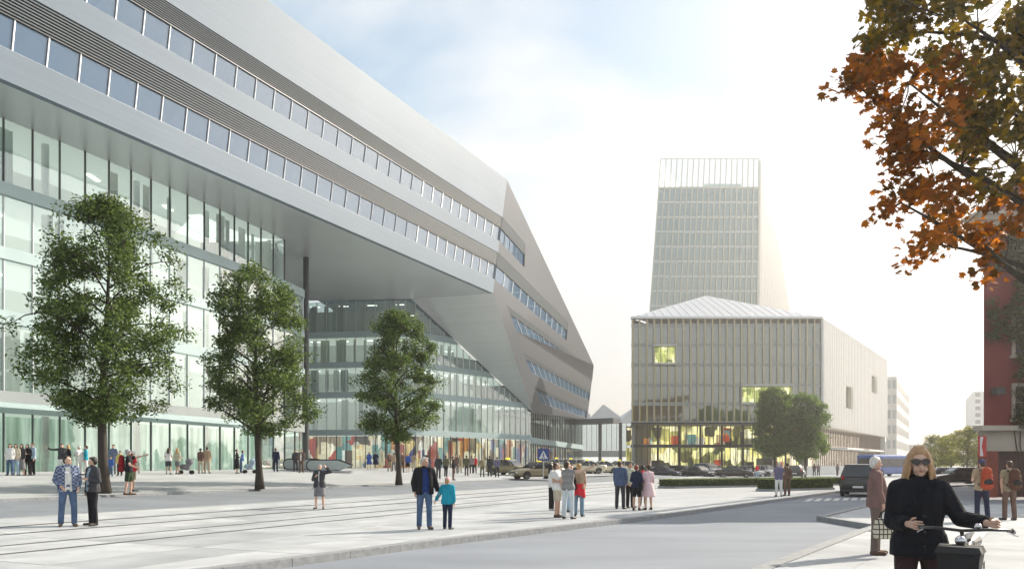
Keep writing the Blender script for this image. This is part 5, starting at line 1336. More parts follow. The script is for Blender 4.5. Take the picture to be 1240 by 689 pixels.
        blob_piece(m_, bkind, bottom, t, vox, 3)
    elif bkind in ('skirt', 'dress'):
        zt = 1.06; zb = tall_hem or .52; rings = []
        for i in range(9):
            f = i/8; z = zt+(zb-zt)*f; rx_ = .15+(.07 if bkind == 'skirt' else .13)*math.sin(min(1, f*1.2)*1.4); ry = rx_*.82
            rings.append([((rx_*(1+.05*f*math.sin(7*a)))*math.cos(a)*k, (ry*(1+.05*f*math.sin(7*a)))*math.sin(a)*k, (z+dz)*k) for a in np.linspace(0, 2*np.pi, 37)[:-1]])
        MB().loft(rings).build('skirt', bottom, t, smooth=True, fixn=True)
    # ---- shirt and jacket
    def upper(name, m, g, hem, slv, cut=None):
        w = MB(); torso(w, g, hem)
        for s in (1, -1):
            sh, el, wr, f, u = ja[s]
            if slv == 'long': rc(w, sh*k, el*k, (.054+g)*k, (.043+g)*k); rc(w, el*k, (wr-f*.015)*k, (.044+g)*k, (.034+g)*k, flat1=True)
            elif slv == 'short': rc(w, sh*k, (sh+(el-sh)*.68)*k, (.056+g)*k, (.052+g)*k, flat1=True)
            else: rc(w, sh*k, (sh+u*.03)*k, (.050+g)*k)
        return blob_piece(w, name, m, t, vox, 3, cut)
    if top: upper('shirt', top, .007 if jacket else .014, .90 if bkind != 'dress' else .97, sleeve if not jacket else 'long')
    if jacket:
        jm, open_ = jacket if isinstance(jacket, tuple) else (jacket, 0)
        cut = (lambda c, o=open_*k, zz=.98*k: c.y < -.03*k and abs(c.x) < o*(1-.25*(c.z-zz)/(.5*k)) and c.z < 1.46*k) if open_ else None
        upper('jacket', jm, .026, tall_hem if (tall_hem and bkind in ('trousers', 'shorts')) else .84, 'long', cut)
        cz = MB(); n = 14; cz.loft([[tuple(up(.072*math.cos(a), .008+.070*math.sin(a), z_)*k) for a in np.linspace(-.9, math.pi+.9, n)] for z_ in (1.43, 1.475, 1.50)], caps=False, closed=False)
        cz.build('collar', jm, t, smooth=True)
    # ---- shoes
    for s in (1, -1):
        an = jl[s][1]; lift = an.z-.085; w = MB(); toe = Vector((s*.035, -.165, -.052))
        rc(w, (an+Vector((0, .035, -.046)))*k, (an+toe)*k, .041*k, .036*k); rc(w, (an+Vector((0, .02, -.04)))*k, (an+Vector((0, .005, .015)))*k, .047*k, .045*k, flat1=True)
        blob_piece(w, 'shoe', shoes, t, vox, 2)
    # ---- hair or headgear
    hm_ = HAIR.get(hair)
    if hstyle != 'bald' and hm_:
        w = MB(); w.ball(hp(0, .020, 1.664), [v*k for v in (.083, .088, .093)], 16, 12); w.ball(hp(0, .045, 1.625), [v*k for v in (.078, .062, .085)], 14, 10)
        w.ball(hp(.02, -.03, 1.715), [v*k for v in (.055, .052, .030)], 12, 8)
        if hstyle == 'long':
            for a in np.linspace(-.5, math.pi+.5, 9):
                c, s_ = math.cos(a), math.sin(a); rc(w, hp(.066*c, .012+.062*s_, 1.66), hp(.092*c, .030+.072*s_, 1.47), .026*k, .030*k, 8)
                rc(w, hp(.092*c, .030+.072*s_, 1.47), hp(.085*c, .045+.070*s_, 1.37), .030*k, .014*k, 8)
        if hstyle == 'tail': rc(w, hp(0, .10, 1.68), hp(0, .135, 1.50), .03*k, .018*k)
        if hstyle == 'bun': w.ball(hp(0, .10, 1.70), [.042*k]*3, 10, 8)
        blob_piece(w, 'hair', hm_, t, min(vox, .014), 2)
    if hatm:
        w = MB(); w.ball(hp(0, .008, 1.675), [v*k for v in (.088, .104, .092)], 16, 12)
        if hstyle == 'cap':
            for i in range(5): rc(w, hp(-.05+.025*i, -.06, 1.675), hp(-.045+.0225*i, -.155, 1.66), .010*k, .008*k, 6)
        blob_piece(w, 'hat', hatm, t, min(vox, .014), 2)
    t['kk'] = k
    t['hand_l'] = [float(v) for v in (ja[1][2]+ja[1][3]*.09)*k]; t['hand_r'] = [float(v) for v in (ja[-1][2]+ja[-1][3]*.09)*k]
    return t
def mesh_people():
    dg = bpy.context.evaluated_depsgraph_get()
    for o, cut, extra in QUEUE:
        me = bpy.data.meshes.new_from_object(o.evaluated_get(dg)); o.modifiers.clear()
        if cut or extra:
            bm = bmesh.new(); bm.from_mesh(me)
            if cut: bmesh.ops.delete(bm, geom=[f for f in bm.faces if cut(f.calc_center_median())], context='FACES')
            if extra:
                vs_ = [bm.verts.new(v) for v in extra.v]
                for f in extra.f:
                    try: bm.faces.new([vs_[i] for i in f]).smooth = True
                    except ValueError: pass
            bm.to_mesh(me); bm.free()
        o.data = me
DOWN = lambda s, out=.14, fw=.04: ((s*out, fw, -1), (s*.02, -.18, -1))
def bent(s, fwd=.9, inn=.3, h=.0): return ((s*.22, .08, -1), (-s*inn, -fwd, h))
def stride(a): return {1: ((.04, -a, -1), (.02, a*.3, -1)), -1: ((-.04, a, -1), (-.02, a*1.15, -1))}
denim, denim_l, blackc, navyc, greyc, beige, whitec, khaki = cloth('denim', (.085, .135, .23), .25), cloth('denim_light', (.36, .50, .62)), cloth('black', (.018, .018, .022)), cloth('navy', (.022, .030, .065)), cloth('grey', (.20, .20, .21)), cloth('beige', (.52, .46, .36)), cloth('white', (.74, .74, .72)), cloth('khaki', (.30, .26, .17))
skyb, redc, teal, pinkc, brownc, greenc, tanc, purple, charc, olive = cloth('sky', (.40, .52, .62)), cloth('red', (.62, .04, .05)), cloth('teal', (.02, .30, .42)), cloth('pink', (.74, .42, .46)), cloth('brown', (.16, .10, .08)), cloth('green', (.035, .06, .03)), cloth('tan', (.42, .32, .22)), cloth('purple', (.17, .16, .25)), cloth('charcoal', (.06, .06, .068)), cloth('olive', (.13, .13, .08))
plaid = pattern('plaid', (.025, .04, .10), (.26, .31, .42), 'check', 22); stripes = pattern('stripe', (.015, .015, .018), (.60, .60, .58), 'stripe', 9); camo = pattern('print', (.16, .21, .10), (.50, .52, .40), 'blotch', 16)
floral = pattern('floral', (.70, .40, .44), (.80, .60, .62), 'blotch', 22); vest = cloth('rose_grey', (.30, .24, .24))
def gp(x, y): return gpix(x, y)
PG1, PG2 = 'pair of men talking by the tram rails', 'friends pointing beside the kerb'
person('person in blue plaid overshirt, white tee and blue jeans, talking', gp(82, 637), 35, 1.78, whitec, jacket=(plaid, .075), bottom=denim, hair='black', shoes=shoe_br, head=(45, 0), arms={1: bent(1, .5, .1, -.6), -1: ((-.3, .1, -1), (.35, -.5, -.5))}, legs={1: ((.10, -.05, -1), (.02, .03, -1)), -1: ((-.08, .03, -1), (-.05, .05, -1))}, group=PG1, vox=.013)
person('person in dark jacket over pale blue shirt and black trousers, hand raised', gp(112, 636), -35, 1.76, skyb, jacket=(charc, .085), bottom=blackc, hair='black', head=(-40, 0), arms={1: bent(1, .7, .5, .15), -1: DOWN(-1)}, legs={1: ((.16, -.1, -1), (.10, .03, -1)), -1: ((-.02, .03, -1), (-.02, .05, -1))}, group=PG1, vox=.013)
ptr = person('person in black tee, green shorts and white socks pointing at the glass front', gp(156, 599), 105, 1.80, blackc, 'short', bottom=greenc, bkind='shorts', hair='grey', hstyle='cap', hatm=cloth('cap', (.45, .46, .48)), shoes=shoe_br, arms={1: ((.1, -1, .12), (.05, -1, .28)), -1: ((-.2, -.3, -1), (0, -.7, -.3))}, legs=stride(.12), head=(-5, -8), vox=.018)
person('person in a cap half hidden behind the pointing person', gp(158, 596)+Vector((-.35, .9, 0)), 140, 1.72, redc, 'short', bottom=khaki, bkind='shorts', hair='brown', hstyle='cap', hatm=whitec, vox=.02, face=False)
person('older person in dark jacket and grey skirt shading the eyes with one hand', gp(387, 616), 0, 1.58, whitec, jacket=(charc, .03), bottom=greyc, bkind='skirt', hair='grey', shoes=shoe_b, arms={1: ((1, -.25, .15), (-.72, -.45, .85)), -1: ((-.35, .05, -1), (.55, -.7, .5))}, head=(0, -6), woman=True, tall_hem=.50, fuller=1.1, vox=.014)
man = person('person in black jacket, navy shirt and blue jeans holding a child by the hand', gp(514, 640.5), 18, 1.80, cloth('royal', (.022, .045, .17)), jacket=(blackc, .085), bottom=denim, hair='grey', shoes=shoe_br, head=(40, 4), arms={1: ((.30, -.02, -1), (.28, -.12, -1)), -1: ((-.28, .06, -1), (.10, -.15, -1))}, legs=stride(.07), belly=.05, vox=.012, sk=1)
for s in (1, -1): MB().tube([(s*.012+s*.030+.022*math.cos(a), -.135, 1.632*1.8/1.75+.018*math.sin(a)) for a in np.linspace(0, 6.3, 12)], .0035, 5)
person('child in teal jacket and pink knitted hat holding the hand of the person in black', gp(542, 640.5), 160, 1.30, jacket=teal, bottom=navyc, hair='blond', hstyle='tail', hatm=pinkc, shoes=shoe_b, arms={1: ((.50, -.05, -1), (.55, -.1, -.8)), -1: DOWN(-1)}, legs=stride(.08), vox=.012)
person('person in white blouse with black vest and black trousers, dark long hair', gp(668, 618), 95, 1.66, whitec, 'short', bottom=blackc, hair='black', hstyle='long', woman=True, shoes=shoe_w, group=PG2, vox=.015, head=(20, -10))
person('person in white tee and beige shorts holding a black bag to the chest', gp(675, 626), 60, 1.68, whitec, 'short', bottom=beige, bkind='shorts', hair='brown', woman=True, sk=1, shoes=shoe_br, arms={1: bent(1, .8, .5, .1), -1: bent(-1, .8, .6, .05)}, group=PG2, vox=.014, head=(25, -14), fuller=1.05)
strw = person('person in black and white striped top and white trousers, arm stretched out pointing', gp(688, 628), 150, 1.72, stripes, 'none', bottom=cloth('white_denim', (.62, .67, .70)), hair='brown', hstyle='tail', woman=True, arms={-1: ((-.95, -.3, .12), (-.9, -.3, .40)), 1: DOWN(1)}, group=PG2, vox=.014, head=(-30, -10))
person('person in tan top with red jacket tied round the waist and a black rucksack', gp(701, 625), 165, 1.66, tanc, 'none', bottom=cloth('jeans_worn', (.20, .30, .40)), hair='blond', woman=True, group=PG2, shoes=shoe_b, sk=1, vox=.014, legs=stride(.1), head=(10, -10))
person('person standing hidden between the striped top and the red jacket', gp(693, 621)+Vector((0, .6, 0)), 30, 1.63, purple, 'short', bottom=denim_l, hair='brown', woman=True, group=PG2, vox=.02, face=False)
PG3 = 'young people standing in a circle by the kerb'
person('person in blue denim jacket and black trousers seen from behind', gp(751, 616), 150, 1.74, jacket=cloth('denim_jacket', (.085, .12, .21)), bottom=charc, hair='brown', group=PG3, vox=.015, head=(-20, 0))
person('person in green printed shirt and dark trousers facing the group', gp(763, 614.5), 25, 1.70, camo, 'short', bottom=blackc, hair='black', group=PG3, sk=1, vox=.015, arms={1: bent(1, .4, .3, -.7), -1: bent(-1, .4, .3, -.7)})
person('person with red hair, navy top and black shorts carrying a dark shoulder bag', gp(771, 617.5), 140, 1.60, navyc, 'long', bottom=blackc, bkind='shorts', hair='red', hstyle='short', woman=True, group=PG3, vox=.015)
person('person in pale pink flowered dress with bare legs', gp(785, 617), 200, 1.60, floral, 'short', bottom=floral, bkind='dress', hair='brown', hstyle='bun', woman=True, tall_hem=.50, group=PG3, vox=.015)
person('person in red top half hidden behind the pink flowered dress', gp(779, 613)+Vector((.05, .4, 0)), 170, 1.58, redc, 'short', bottom=blackc, hair='black', woman=True, group=PG3, vox=.02, face=False)
p = gp(943, 601); person('person in lilac shirt and bright white trousers on the shaded paving', p, 175, 1.72, purple, 'short', bottom=whitec, hair='grey', vox=.02, face=False, legs=stride(.03))
p = gp(953, 600); person('person in dark brown clothes beside the white trousers', p, 190, 1.70, brownc, 'long', bottom=brownc, hair='brown', vox=.02, face=False)
# hikers in the right-hand pavement
HG = 'hikers with rucksacks walking away'
hk1 = person('hiker with orange rucksack and dark trousers walking away', gp(1189, 629.5), 178, 1.76, tanc, 'short', bottom=navyc, hair='brown', legs=stride(.10), group=HG, vox=.015, hatm=cloth('hat_blue', (.06, .07, .16)), face=False)
hk2 = person('hiker with dark rucksack and brown trousers walking away', gp(1222, 629.5), 184, 1.72, khaki, 'short', bottom=brownc, hair='brown', legs=stride(.08), group=HG, vox=.015, face=False)
old = person('white haired person in brown bomber jacket carrying a checked bag', gp(1061, 671), 72, 1.76, whitec, jacket=cloth('bomber', (.21, .13, .12)), bottom=cloth('taupe', (.17, .13, .115)), hair='white', shoes=shoe_br, sk=0, arms={1: ((.14, .06, -1), (.05, -.25, -1)), -1: ((-.16, -.05, -1), (-.05, -.3, -1))}, legs=stride(.05), belly=.06, fuller=1.08, vox=.011, head=(12, 0))
# ---- people by the glass front and shops, smaller in the picture
def far(label, x, y, rz, H, top, bottom, bk='trousers', hair='brown', hs='short', woman=False, sl='long', group=None, d=None, **kw):
    p = gp(x, y) if d is None else gd(x, d)
    return person(label, p, rz, H, top, sl, bottom=bottom, bkind=bk, hair=hair, hstyle=hs, woman=woman, vox=.026, fingers=False, face=False, group=group, **kw)
G5 = 'five friends posing before the green glass'
for x, rz_, t_, b_, h_, lab, w in ((12, 10, whitec, denim, 'brown', 'person in white top and jeans, outermost of five by the glass', True), (19, 5, beige, denim_l, 'brown', 'person in beige top and pale jeans, second of five by the glass', True), (26, 0, charc, greyc, 'black', 'person in dark top and long grey skirt, middle of five by the glass', True),
                             (33, -5, blackc, blackc, 'black', 'person all in black, fourth of five by the glass', True), (39, -20, skyb, blackc, 'brown', 'person in pale blue shirt and black trousers, end of five by the glass', False)):
    far(lab, x, 575.5, rz_, 1.68 if w else 1.76, t_, b_, 'skirt' if b_ is greyc else 'trousers', h_, 'long' if w else 'short', w, group=G5, **({'tall_hem': .3} if b_ is greyc else {}))
far('person in dark jacket and white trousers waving by the green glass', 75, 575, 20, 1.76, charc, whitec, hair='black', arms={-1: ((-1, 0, -.1), (-.9, -.2, .4))}); far('person in black beside the one in white trousers', 82, 575, -30, 1.70, blackc, blackc, hair='blond', hs='long', woman=True)
far('person in white sun hat and white clothes by the green glass', 96, 575, 60, 1.66, whitec, whitec, woman=True, hatm=whitec); far('person in turquoise top and white trousers by the green glass', 104, 575, -60, 1.68, teal, whitec, woman=True)
far('child in blue dungarees between two adults by the tree trunk', 134, 577, 0, 1.15, cloth('blue', (.06, .14, .40)), denim); far('person in plaid shirt behind the child by the tree trunk', 137, 574, 0, 1.78, plaid, greyc); far('youngster in yellow top and dark trousers by the tree trunk', 145, 576, -10, 1.45, cloth('yellow', (.62, .50, .16)), blackc)
far('long haired person in white tunic walking along the green glass', 204, 574, 190, 1.66, whitec, charc, 'shorts', 'brown', 'long', True, 'short'); far('blond person in patterned top pushing a pram', 215, 574, 160, 1.66, camo, greyc, 'shorts', 'blond', 'long', True, 'short', arms={1: bent(1, .9, 0, -.3), -1: bent(-1, .9, 0, -.3)})
far('person with cream rucksack and pale trousers, one of a couple by the glass', 243, 573, 178, 1.68, brownc, beige, hair='black', woman=True); far('person in tan shirt and pale trousers, one of a couple by the glass', 251, 573, 183, 1.78, tanc, beige, hair='brown')
far('person in long black coat beside a pushchair', 287, 573, 110, 1.68, blackc, blackc, 'skirt', 'black', 'short', True, tall_hem=.35); far('person in blue top bending over the pushchair', 292, 572, 110, 1.60, cloth('midblue', (.10, .2, .42)), denim, lean=14)
far('person in dark blue shirt and trousers walking towards the bright glass', 334, 571, 185, 1.80, navyc, navyc, legs=stride(.12))
far('businessman in grey suit by the escalator', 358, 0, 10, 1.75, charc, charc, d=61); far('businessman in brown suit and pale shirt by the escalator', 365, 0, -5, 1.80, whitec, cloth('suit', (.14, .10, .08)), d=59, jacket=(cloth('suit', (.14, .10, .08)), .06))
CG = 'shoppers before the colourful windows'
crowd = [(447, 72, 0, 1.66, cloth('blue2', (.06, .12, .42)), cloth('blue2', (.06, .12, .42)), 'dress', 'mannequin-like person in blue dress by the shop window'), (455, 72, 5, 1.72, navyc, navyc, 'dress', 'person in long navy dress beside the blue dress'),
 (472, 70, 40, 1.72, brownc, khaki, 'trousers', 'person in brown jacket and khaki trousers beside the tree trunk'), (477, 71, 200, 1.66, tanc, greyc, 'trousers', 'person in tan top behind the tree trunk'), (487, 68, 20, 1.78, brownc, charc, 'trousers', 'person in brown coat right of the tree trunk'), (494, 69, -10, 1.70, cloth('blue2', (.06, .12, .42)), blackc, 'shorts', 'person in blue jacket and black shorts'),
 (501, 72, 180, 1.70, tanc, beige, 'trousers', 'person in tan coat by the orange window'), (531, 57, 175, 1.76, charc, charc, 'trousers', 'person in charcoal suit behind the child with the pink hat'), (540, 62, 160, 1.70, olive, blackc, 'trousers', 'person in olive jacket with dark trousers behind the child'), (549, 56, 95, 1.72, blackc, brownc, 'trousers', 'person in black coat striding behind the child'),
 (552, 70, 0, 1.75, brownc, charc, 'trousers', 'person in dark brown jacket near the shop glass'), (557, 74, 30, 1.70, khaki, khaki, 'trousers', 'person all in khaki near the shop glass'), (565, 66, 170, 1.74, olive, charc, 'trousers', 'person in olive coat standing astride'), (571, 72, 190, 1.70, vest, charc, 'trousers', 'person in rose grey top'),
 (575, 73, 10, 1.64, redc, blackc, 'trousers', 'person in dark red top among the shoppers'), (584, 65, 25, 1.66, khaki, olive, 'trousers', 'person in khaki jacket nearest the taxis'), (593, 66, 180, 1.78, charc, charc, 'trousers', 'person in charcoal coat before the tan taxi'), (602, 65, 185, 1.72, purple, charc, 'trousers', 'person in purple grey jacket right by the tan taxi')]
for x, d, rz_, H, t_, b_, bk, lab in crowd:
    far(lab, x, 0, rz_, H, t_, b_, bk, rg.choice(['brown', 'black', 'blond']), 'long' if bk == 'dress' else 'short', bk == 'dress', d=d, group=CG, legs=stride(rg.uniform(0, .16)) if bk != 'dress' else None)
KG = 'people at the kerb before the glowing block'
for x, d, rz_, t_, b_, lab in ((912, 101, 90, blackc, blackc, 'person in black by the silver car'), (917, 92, 200, redc, denim_l, 'person in red top and pale jeans behind the hedge'), (986, 108, 180, brownc, charc, 'person in brown coat before the white wall, one of a pair'), (991, 108, 175, vest, charc, 'person in rose coat before the white wall, one of a pair'), (1014, 110, 120, vest, brownc, 'person alone in rose grey before the white wall')):
    far(lab, x, 0, rz_, 1.72, t_, b_, d=d, group=KG, legs=stride(.1))
# ================================================================== carried things, pram, cyclist and bicycle
def at(root, p): 
    """point given in a person's own frame -> world"""
    return Matrix.Translation(root.location) @ Matrix.Rotation(root.rotation_euler.z, 4, 'Z') @ Vector(p)
def sack(label, root, m, c=(0, .23, 1.20), r=(.185, .13, .28), straps=True, cat='rucksack', name='rucksack', strapm=None):
    k = root['kk']; t = thing(name, label, cat, at(root, Vector(c)*k-Vector((0, 0, r[2]*k))), root.rotation_euler.z)
    w = MB()
    for i, (z, q) in enumerate(((.25, 1), (.75, .95), (1.2, .92), (1.65, .8))): w.ball((0, .02 if z > .5 else .03, z*r[2]*k), (r[0]*k*q, r[1]*k*q, r[2]*k*.48), 12, 8)
    blob_piece(w, 'pack', m, t, .018, 3)
    w = MB(); w.ball((0, r[1]*.8*k, .6*r[2]*k), (r[0]*.7*k, .06*k, r[2]*.4*k), 10, 8); blob_piece(w, 'front_pocket', strapm or m, t, .016, 2)
    if straps:
        for s in (1, -1): MB().tube([(s*.09*k, -.02, 1.7*r[2]*k), (s*.11*k, -.14*k, 1.85*r[2]*k), (s*.12*k, -.30*k, 1.5*r[2]*k), (s*.14*k, -.28*k, .9*r[2]*k), (s*.15*k, -.1*k, .3*r[2]*k)], .017*k, 6).build('strap', strapm or m, t, smooth=True)
    return t
orange = cloth('rucksack_orange', (.42, .07, .03)); sack('orange rucksack on the back of the hiker in dark trousers', hk1, orange, strapm=cloth('strap', (.03, .03, .035)))
sack('dark brown rucksack on the hiker in brown trousers', hk2, cloth('rucksack_brown', (.10, .045, .03)), strapm=blackc)
sack('red and black rucksack on the back of the pointing person in shorts', ptr, cloth('rucksack_red', (.30, .02, .03)), strapm=blackc)
redw = [o for o in bpy.data.objects if o.get('label', '').startswith('person in tan top with red jacket')][0]
sack('black rucksack hanging from the person with the red jacket', redw, blackc, (.16, .20, 1.10), (.13, .09, .22), False)
navw = [o for o in bpy.data.objects if o.get('label', '').startswith('person with red hair')][0]
sack('dark shoulder bag beside the black shorts of the person with red hair', navw, blackc, (-.22, .05, .92), (.11, .09, .15), False, 'bag', 'shoulder_bag')
bagw = [o for o in bpy.data.objects if o.get('label', '').startswith('person in white tee and beige')][0]
sack('small black handbag held by the person in beige shorts', bagw, blackc, (0, -.26, 1.16), (.12, .06, .12), False, 'bag', 'handbag')
# red jacket tied round the waist
k = redw['kk']; rings = []
for i in range(7):
    f = i/6; z = (1.06-.40*f)*k; rx_ = (.175+.05*f)*k
    rings.append([(rx_*(1+.07*f*math.sin(5*a))*math.cos(a), .85*rx_*(1+.07*f*math.sin(5*a))*math.sin(a)+.01, z-.05*math.sin(3*a)*f) for a in np.linspace(0, 2*np.pi, 31)[:-1]])
MB().loft(rings, caps=False).build('tied_jacket', redc, redw, smooth=True)
# cream pram and pushchair
def pram(label, loc, rz_, m):
    t = thing('pushchair', label, 'pushchair', loc, rz_); frame = mat('pram_frame', (.3, .31, .33), .4, .5)
    for x, y in ((-.25, -.35), (.25, -.35), (-.25, .3), (.25, .3)):
        w = link('wheel', None, t); w.location = (x, y, .13); MB().tube([(-.02, 0, 0), (.02, 0, 0)], .13, 14).build('tyre', tyrem, w)
    f = MB()
    for x in (-.24, .24): f.tube([(x, -.35, .13), (x, .05, .55), (x, .45, 1.02)], .012, 6); f.tube([(x, .3, .13), (x, -.1, .55)], .012, 6)
    f.tube([(-.24, .45, 1.02), (.24, .45, 1.02)], .016, 6); f.build('frame', frame, t)
    s = MB(); rc(s, (0, -.25, .48), (0, .05, .45), .17, .19); rc(s, (0, .05, .48), (0, .22, .80), .18, .15); blob_piece(s, 'seat', m, t, .025, 3)
    h = MB(); h.ball((0, .16, .80), (.24, .24, .22), 12, 8); blob_piece(h, 'hood', m, t, .025, 2); return t
pram('grey pushchair pushed by the blond person along the green glass', gpix(226, 574), R(-75), greyc); pram('pale blue pushchair beside the person in the long black coat', gpix(303, 573), R(-80), skyb)
# checked shopping bag in the hand of the white haired person
hw_ = at(old, old['hand_l']); hr_ = at(old, old['hand_r']); hh = hw_ if hw_.y < hr_.y else hr_
bagm = pattern('bag_check', (.62, .58, .46), (.05, .045, .035), 'check', 11)
m, nn, l, p_ = _mat('bag_grid'); tcx = nn.new('ShaderNodeTexCoord'); bk_ = nn.new('ShaderNodeTexBrick'); bk_.offset = 0; bk_.inputs['Scale'].default_value = 1; bk_.inputs['Brick Width'].default_value = .075; bk_.inputs['Row Height'].default_value = .085; bk_.inputs['Mortar Size'].default_value = .010
bk_.inputs['Color1'].default_value = (.62, .58, .46, 1); bk_.inputs['Color2'].default_value = (.55, .52, .42, 1); bk_.inputs['Mortar'].default_value = (.035, .03, .025, 1)
mpx = nn.new('ShaderNodeMapping'); mpx.inputs['Rotation'].default_value = (R(90), 0, 0); l.new(tcx.outputs['Object'], mpx.inputs[0]); l.new(mpx.outputs[0], bk_.inputs[0]); l.new(bk_.outputs[0], p_.inputs['Base Color']); p_.inputs['Roughness'].default_value = .8
bag = thing('shopping_bag', 'cream and black checked shopping bag held by the white haired person', 'bag', (hh.x-.02, hh.y-.05, hh.z-.50), R(8))
rings = []
for z, w, d in ((0, .15, .05), (.02, .18, .07), (.15, .20, .075), (.30, .17, .06), (.36, .155, .03)):
    rings.append([(w*c_, d*s_, z) for c_, s_ in ((1, -.7), (1, .7), (.8, 1), (-.8, 1), (-1, .7), (-1, -.7), (-.8, -1), (.8, -1))])
MB().loft(rings).build('sack', m, bag, fixn=True)
for y in (-.03, .03): MB().tube([(-.09, y, .35), (-.07, y*.5, .45), (0, y*.2, .505), (.07, y*.5, .45), (.09, y, .35)], .009, 6).build('handle', blackc, bag)

# ---- the cyclist: bigger in the picture than anyone else
cp = gd(1113, 6.6)
def wd(deg, *vs_): return tuple(tuple(Matrix.Rotation(R(-deg), 3, 'Z') @ Vector(v)) for v in vs_)
coat = cloth('coat_black', (.012, .013, .018)); skirtm = cloth('skirt_brown', (.045, .026, .026))
cyc = person('person in black coat and large sunglasses with shoulder length blond hair holding a bicycle', (cp.x, cp.y, 0), -20, 1.74, blackc, jacket=coat, bottom=skirtm, hair='blond', hstyle='none', woman=True, vox=.008, shoes=shoe_b, head=(4, 2), fuller=1.0,
             arms={1: wd(-20, (.34, -.42, -.85), (.30, -.9, -.08)), -1: wd(-20, (-.12, .08, -1), (.06, -.95, -.02))})
k = 1.74/1.75
# parted hair falling to the shoulders
hb_ = [c for c in cyc.children if c.name.startswith('hair')]
for c in hb_:
    QUEUE[:] = [q for q in QUEUE if q[0] is not c]; bpy.data.objects.remove(c)
w = MB(); rsx = random.Random(4)
for i in range(46):
    a = -1.0+(math.pi+2.0)*i/45; c_, s_ = math.cos(a), math.sin(a)
    if s_ < -.62: continue
    wav = rsx.uniform(-.008, .008); z2 = 1.45+rsx.uniform(-.03, .03); fr_ = 1.0 if s_ > -.1 else .97
    rc(w, Vector((.030*c_, .02+.035*s_, 1.755))*k, Vector((.080*c_*fr_, .012+.082*s_, 1.685))*k, .014*k, .016*k, 7)
    rc(w, Vector((.080*c_*fr_, .012+.082*s_, 1.685))*k, Vector((.098*c_+wav, .018+.092*s_, 1.585))*k, .016*k, .017*k, 7)
    rc(w, Vector((.098*c_+wav, .018+.092*s_, 1.585))*k, Vector((.122*c_+wav*2, .030+.098*s_, z2))*k, .017*k, .009*k, 7)
w.ball(Vector((0, .022, 1.69))*k, (.080*k, .085*k, .070*k), 14, 10)
blond2 = mat('hair_gold', (.60, .36, .19), .42, var=.35, scale=45, bump=.8, bscale=90, stretch=(4, 4, .35)); blob_piece(w, 'hair', blond2, cyc, .007, 2)
sgm = mat('sunglass_lens', (.012, .010, .012), .08, var=0, spec=.8)
gl_ = link('sunglasses', None, cyc)
for s in (1, -1):
    ring_f = [(s*.036+.034*math.cos(a)*(1 if math.sin(a) < 0 else 1.04), -.104-.010*math.cos(a)*s*-0-abs(.036+.034*math.cos(a)*s)*-.22-.006, 1.632+.026*math.sin(a)) for a in np.linspace(0, 2*np.pi, 21)[:-1]]
    q0 = [(x, y+.000, z) for x, y, z in ring_f]; q1 = [(x, y+.008, z) for x, y, z in ring_f]
    MB().slab([Vector(v)*k for v in q1], [Vector(v)*k for v in q0]).build('lens', sgm, gl_, fixn=True)
    MB().beam(Vector((s*.068, -.092, 1.64))*k, Vector((s*.078, .01, 1.635))*k, .006, .010).build('temple', sgm, gl_)
MB().beam(Vector((-.008, -.112, 1.64))*k, Vector((.008, -.112, 1.64))*k, .006, .010).build('bridge', sgm, gl_)
# coat details: lapels, buttons, pale scarf edge on the sunny side
for s in (1, -1): MB().add([Vector(v)*k for v in ((s*.02, -.150, 1.22), (s*.085, -.138, 1.36), (s*.055, -.085, 1.47), (s*.012, -.118, 1.36))], [(0, 1, 2, 3)]).build('lapel', coat, cyc)
for z in (1.18, 1.05, .93): MB().ball(Vector((.02, -.155, z))*k, (.011, .006, .011), 8, 6).build('button', sgm, cyc)
# ---- bicycle
bx = Vector((3.56, 6.14, 0)); bike = thing('bicycle', 'black city bicycle with front bag and swept handlebar held by the person in sunglasses', 'bicycle', bx, R(-125))    # local +x is forward
bm_ = mat('bike_black', (.012, .012, .014), .3, .3, var=.05, coat=.5); chrome = mat('chrome', (.6, .6, .62), .15, 1, var=.03)
def wheel(x):
    w_ = link('wheel', None, bike); w_.location = (x, 0, .35); n = 36
    ringp = lambda r: [(r*math.cos(2*math.pi*i/n), 0, r*math.sin(2*math.pi*i/n)) for i in range(n+1)]
    MB().tube(ringp(.335), .018, 8, caps=False).build('tyre', tyrem, w_, smooth=True); MB().tube(ringp(.308), .010, 6, caps=False).build('rim', chrome, w_, smooth=True)
    sp_ = MB()
    for i in range(28): a = 2*math.pi*i/28; sp_.tube([(.03*math.cos(a+.6), (.02 if i % 2 else -.02), .03*math.sin(a+.6)), (.305*math.cos(a), 0, .305*math.sin(a))], .0012, 3)
    sp_.build('spokes', chrome, w_); MB().tube([(0, -.05, 0), (0, .05, 0)], .022, 10).build('hub', chrome, w_)
wheel(.55); wheel(-.55)
fr_ = MB(); HT, HB_, BB, ST, RA = (.36, 0, .92), (.40, 0, .70), (-.08, 0, .30), (-.24, 0, .82), (-.55, 0, .35)
for a, b, r_ in ((HT, HB_, .02), (HB_, BB, .019), (HT, ST, .016), (ST, BB, .017)): fr_.tube([a, b], r_, 8)
for s in (1, -1): fr_.tube([(BB[0], s*.03, BB[2]), (RA[0], s*.06, RA[2])], .010, 6); fr_.tube([(ST[0]+.02, s*.02, ST[2]-.06), (RA[0], s*.06, RA[2])], .009, 6)
fr_.build('frame', bm_, bike, smooth=True)
fk = MB()
for s in (1, -1): fk.tube([(.40, s*.05, .70), (.46, s*.055, .55), (.55, s*.05, .35)], .011, 6)
fk.build('fork', bm_, bike)
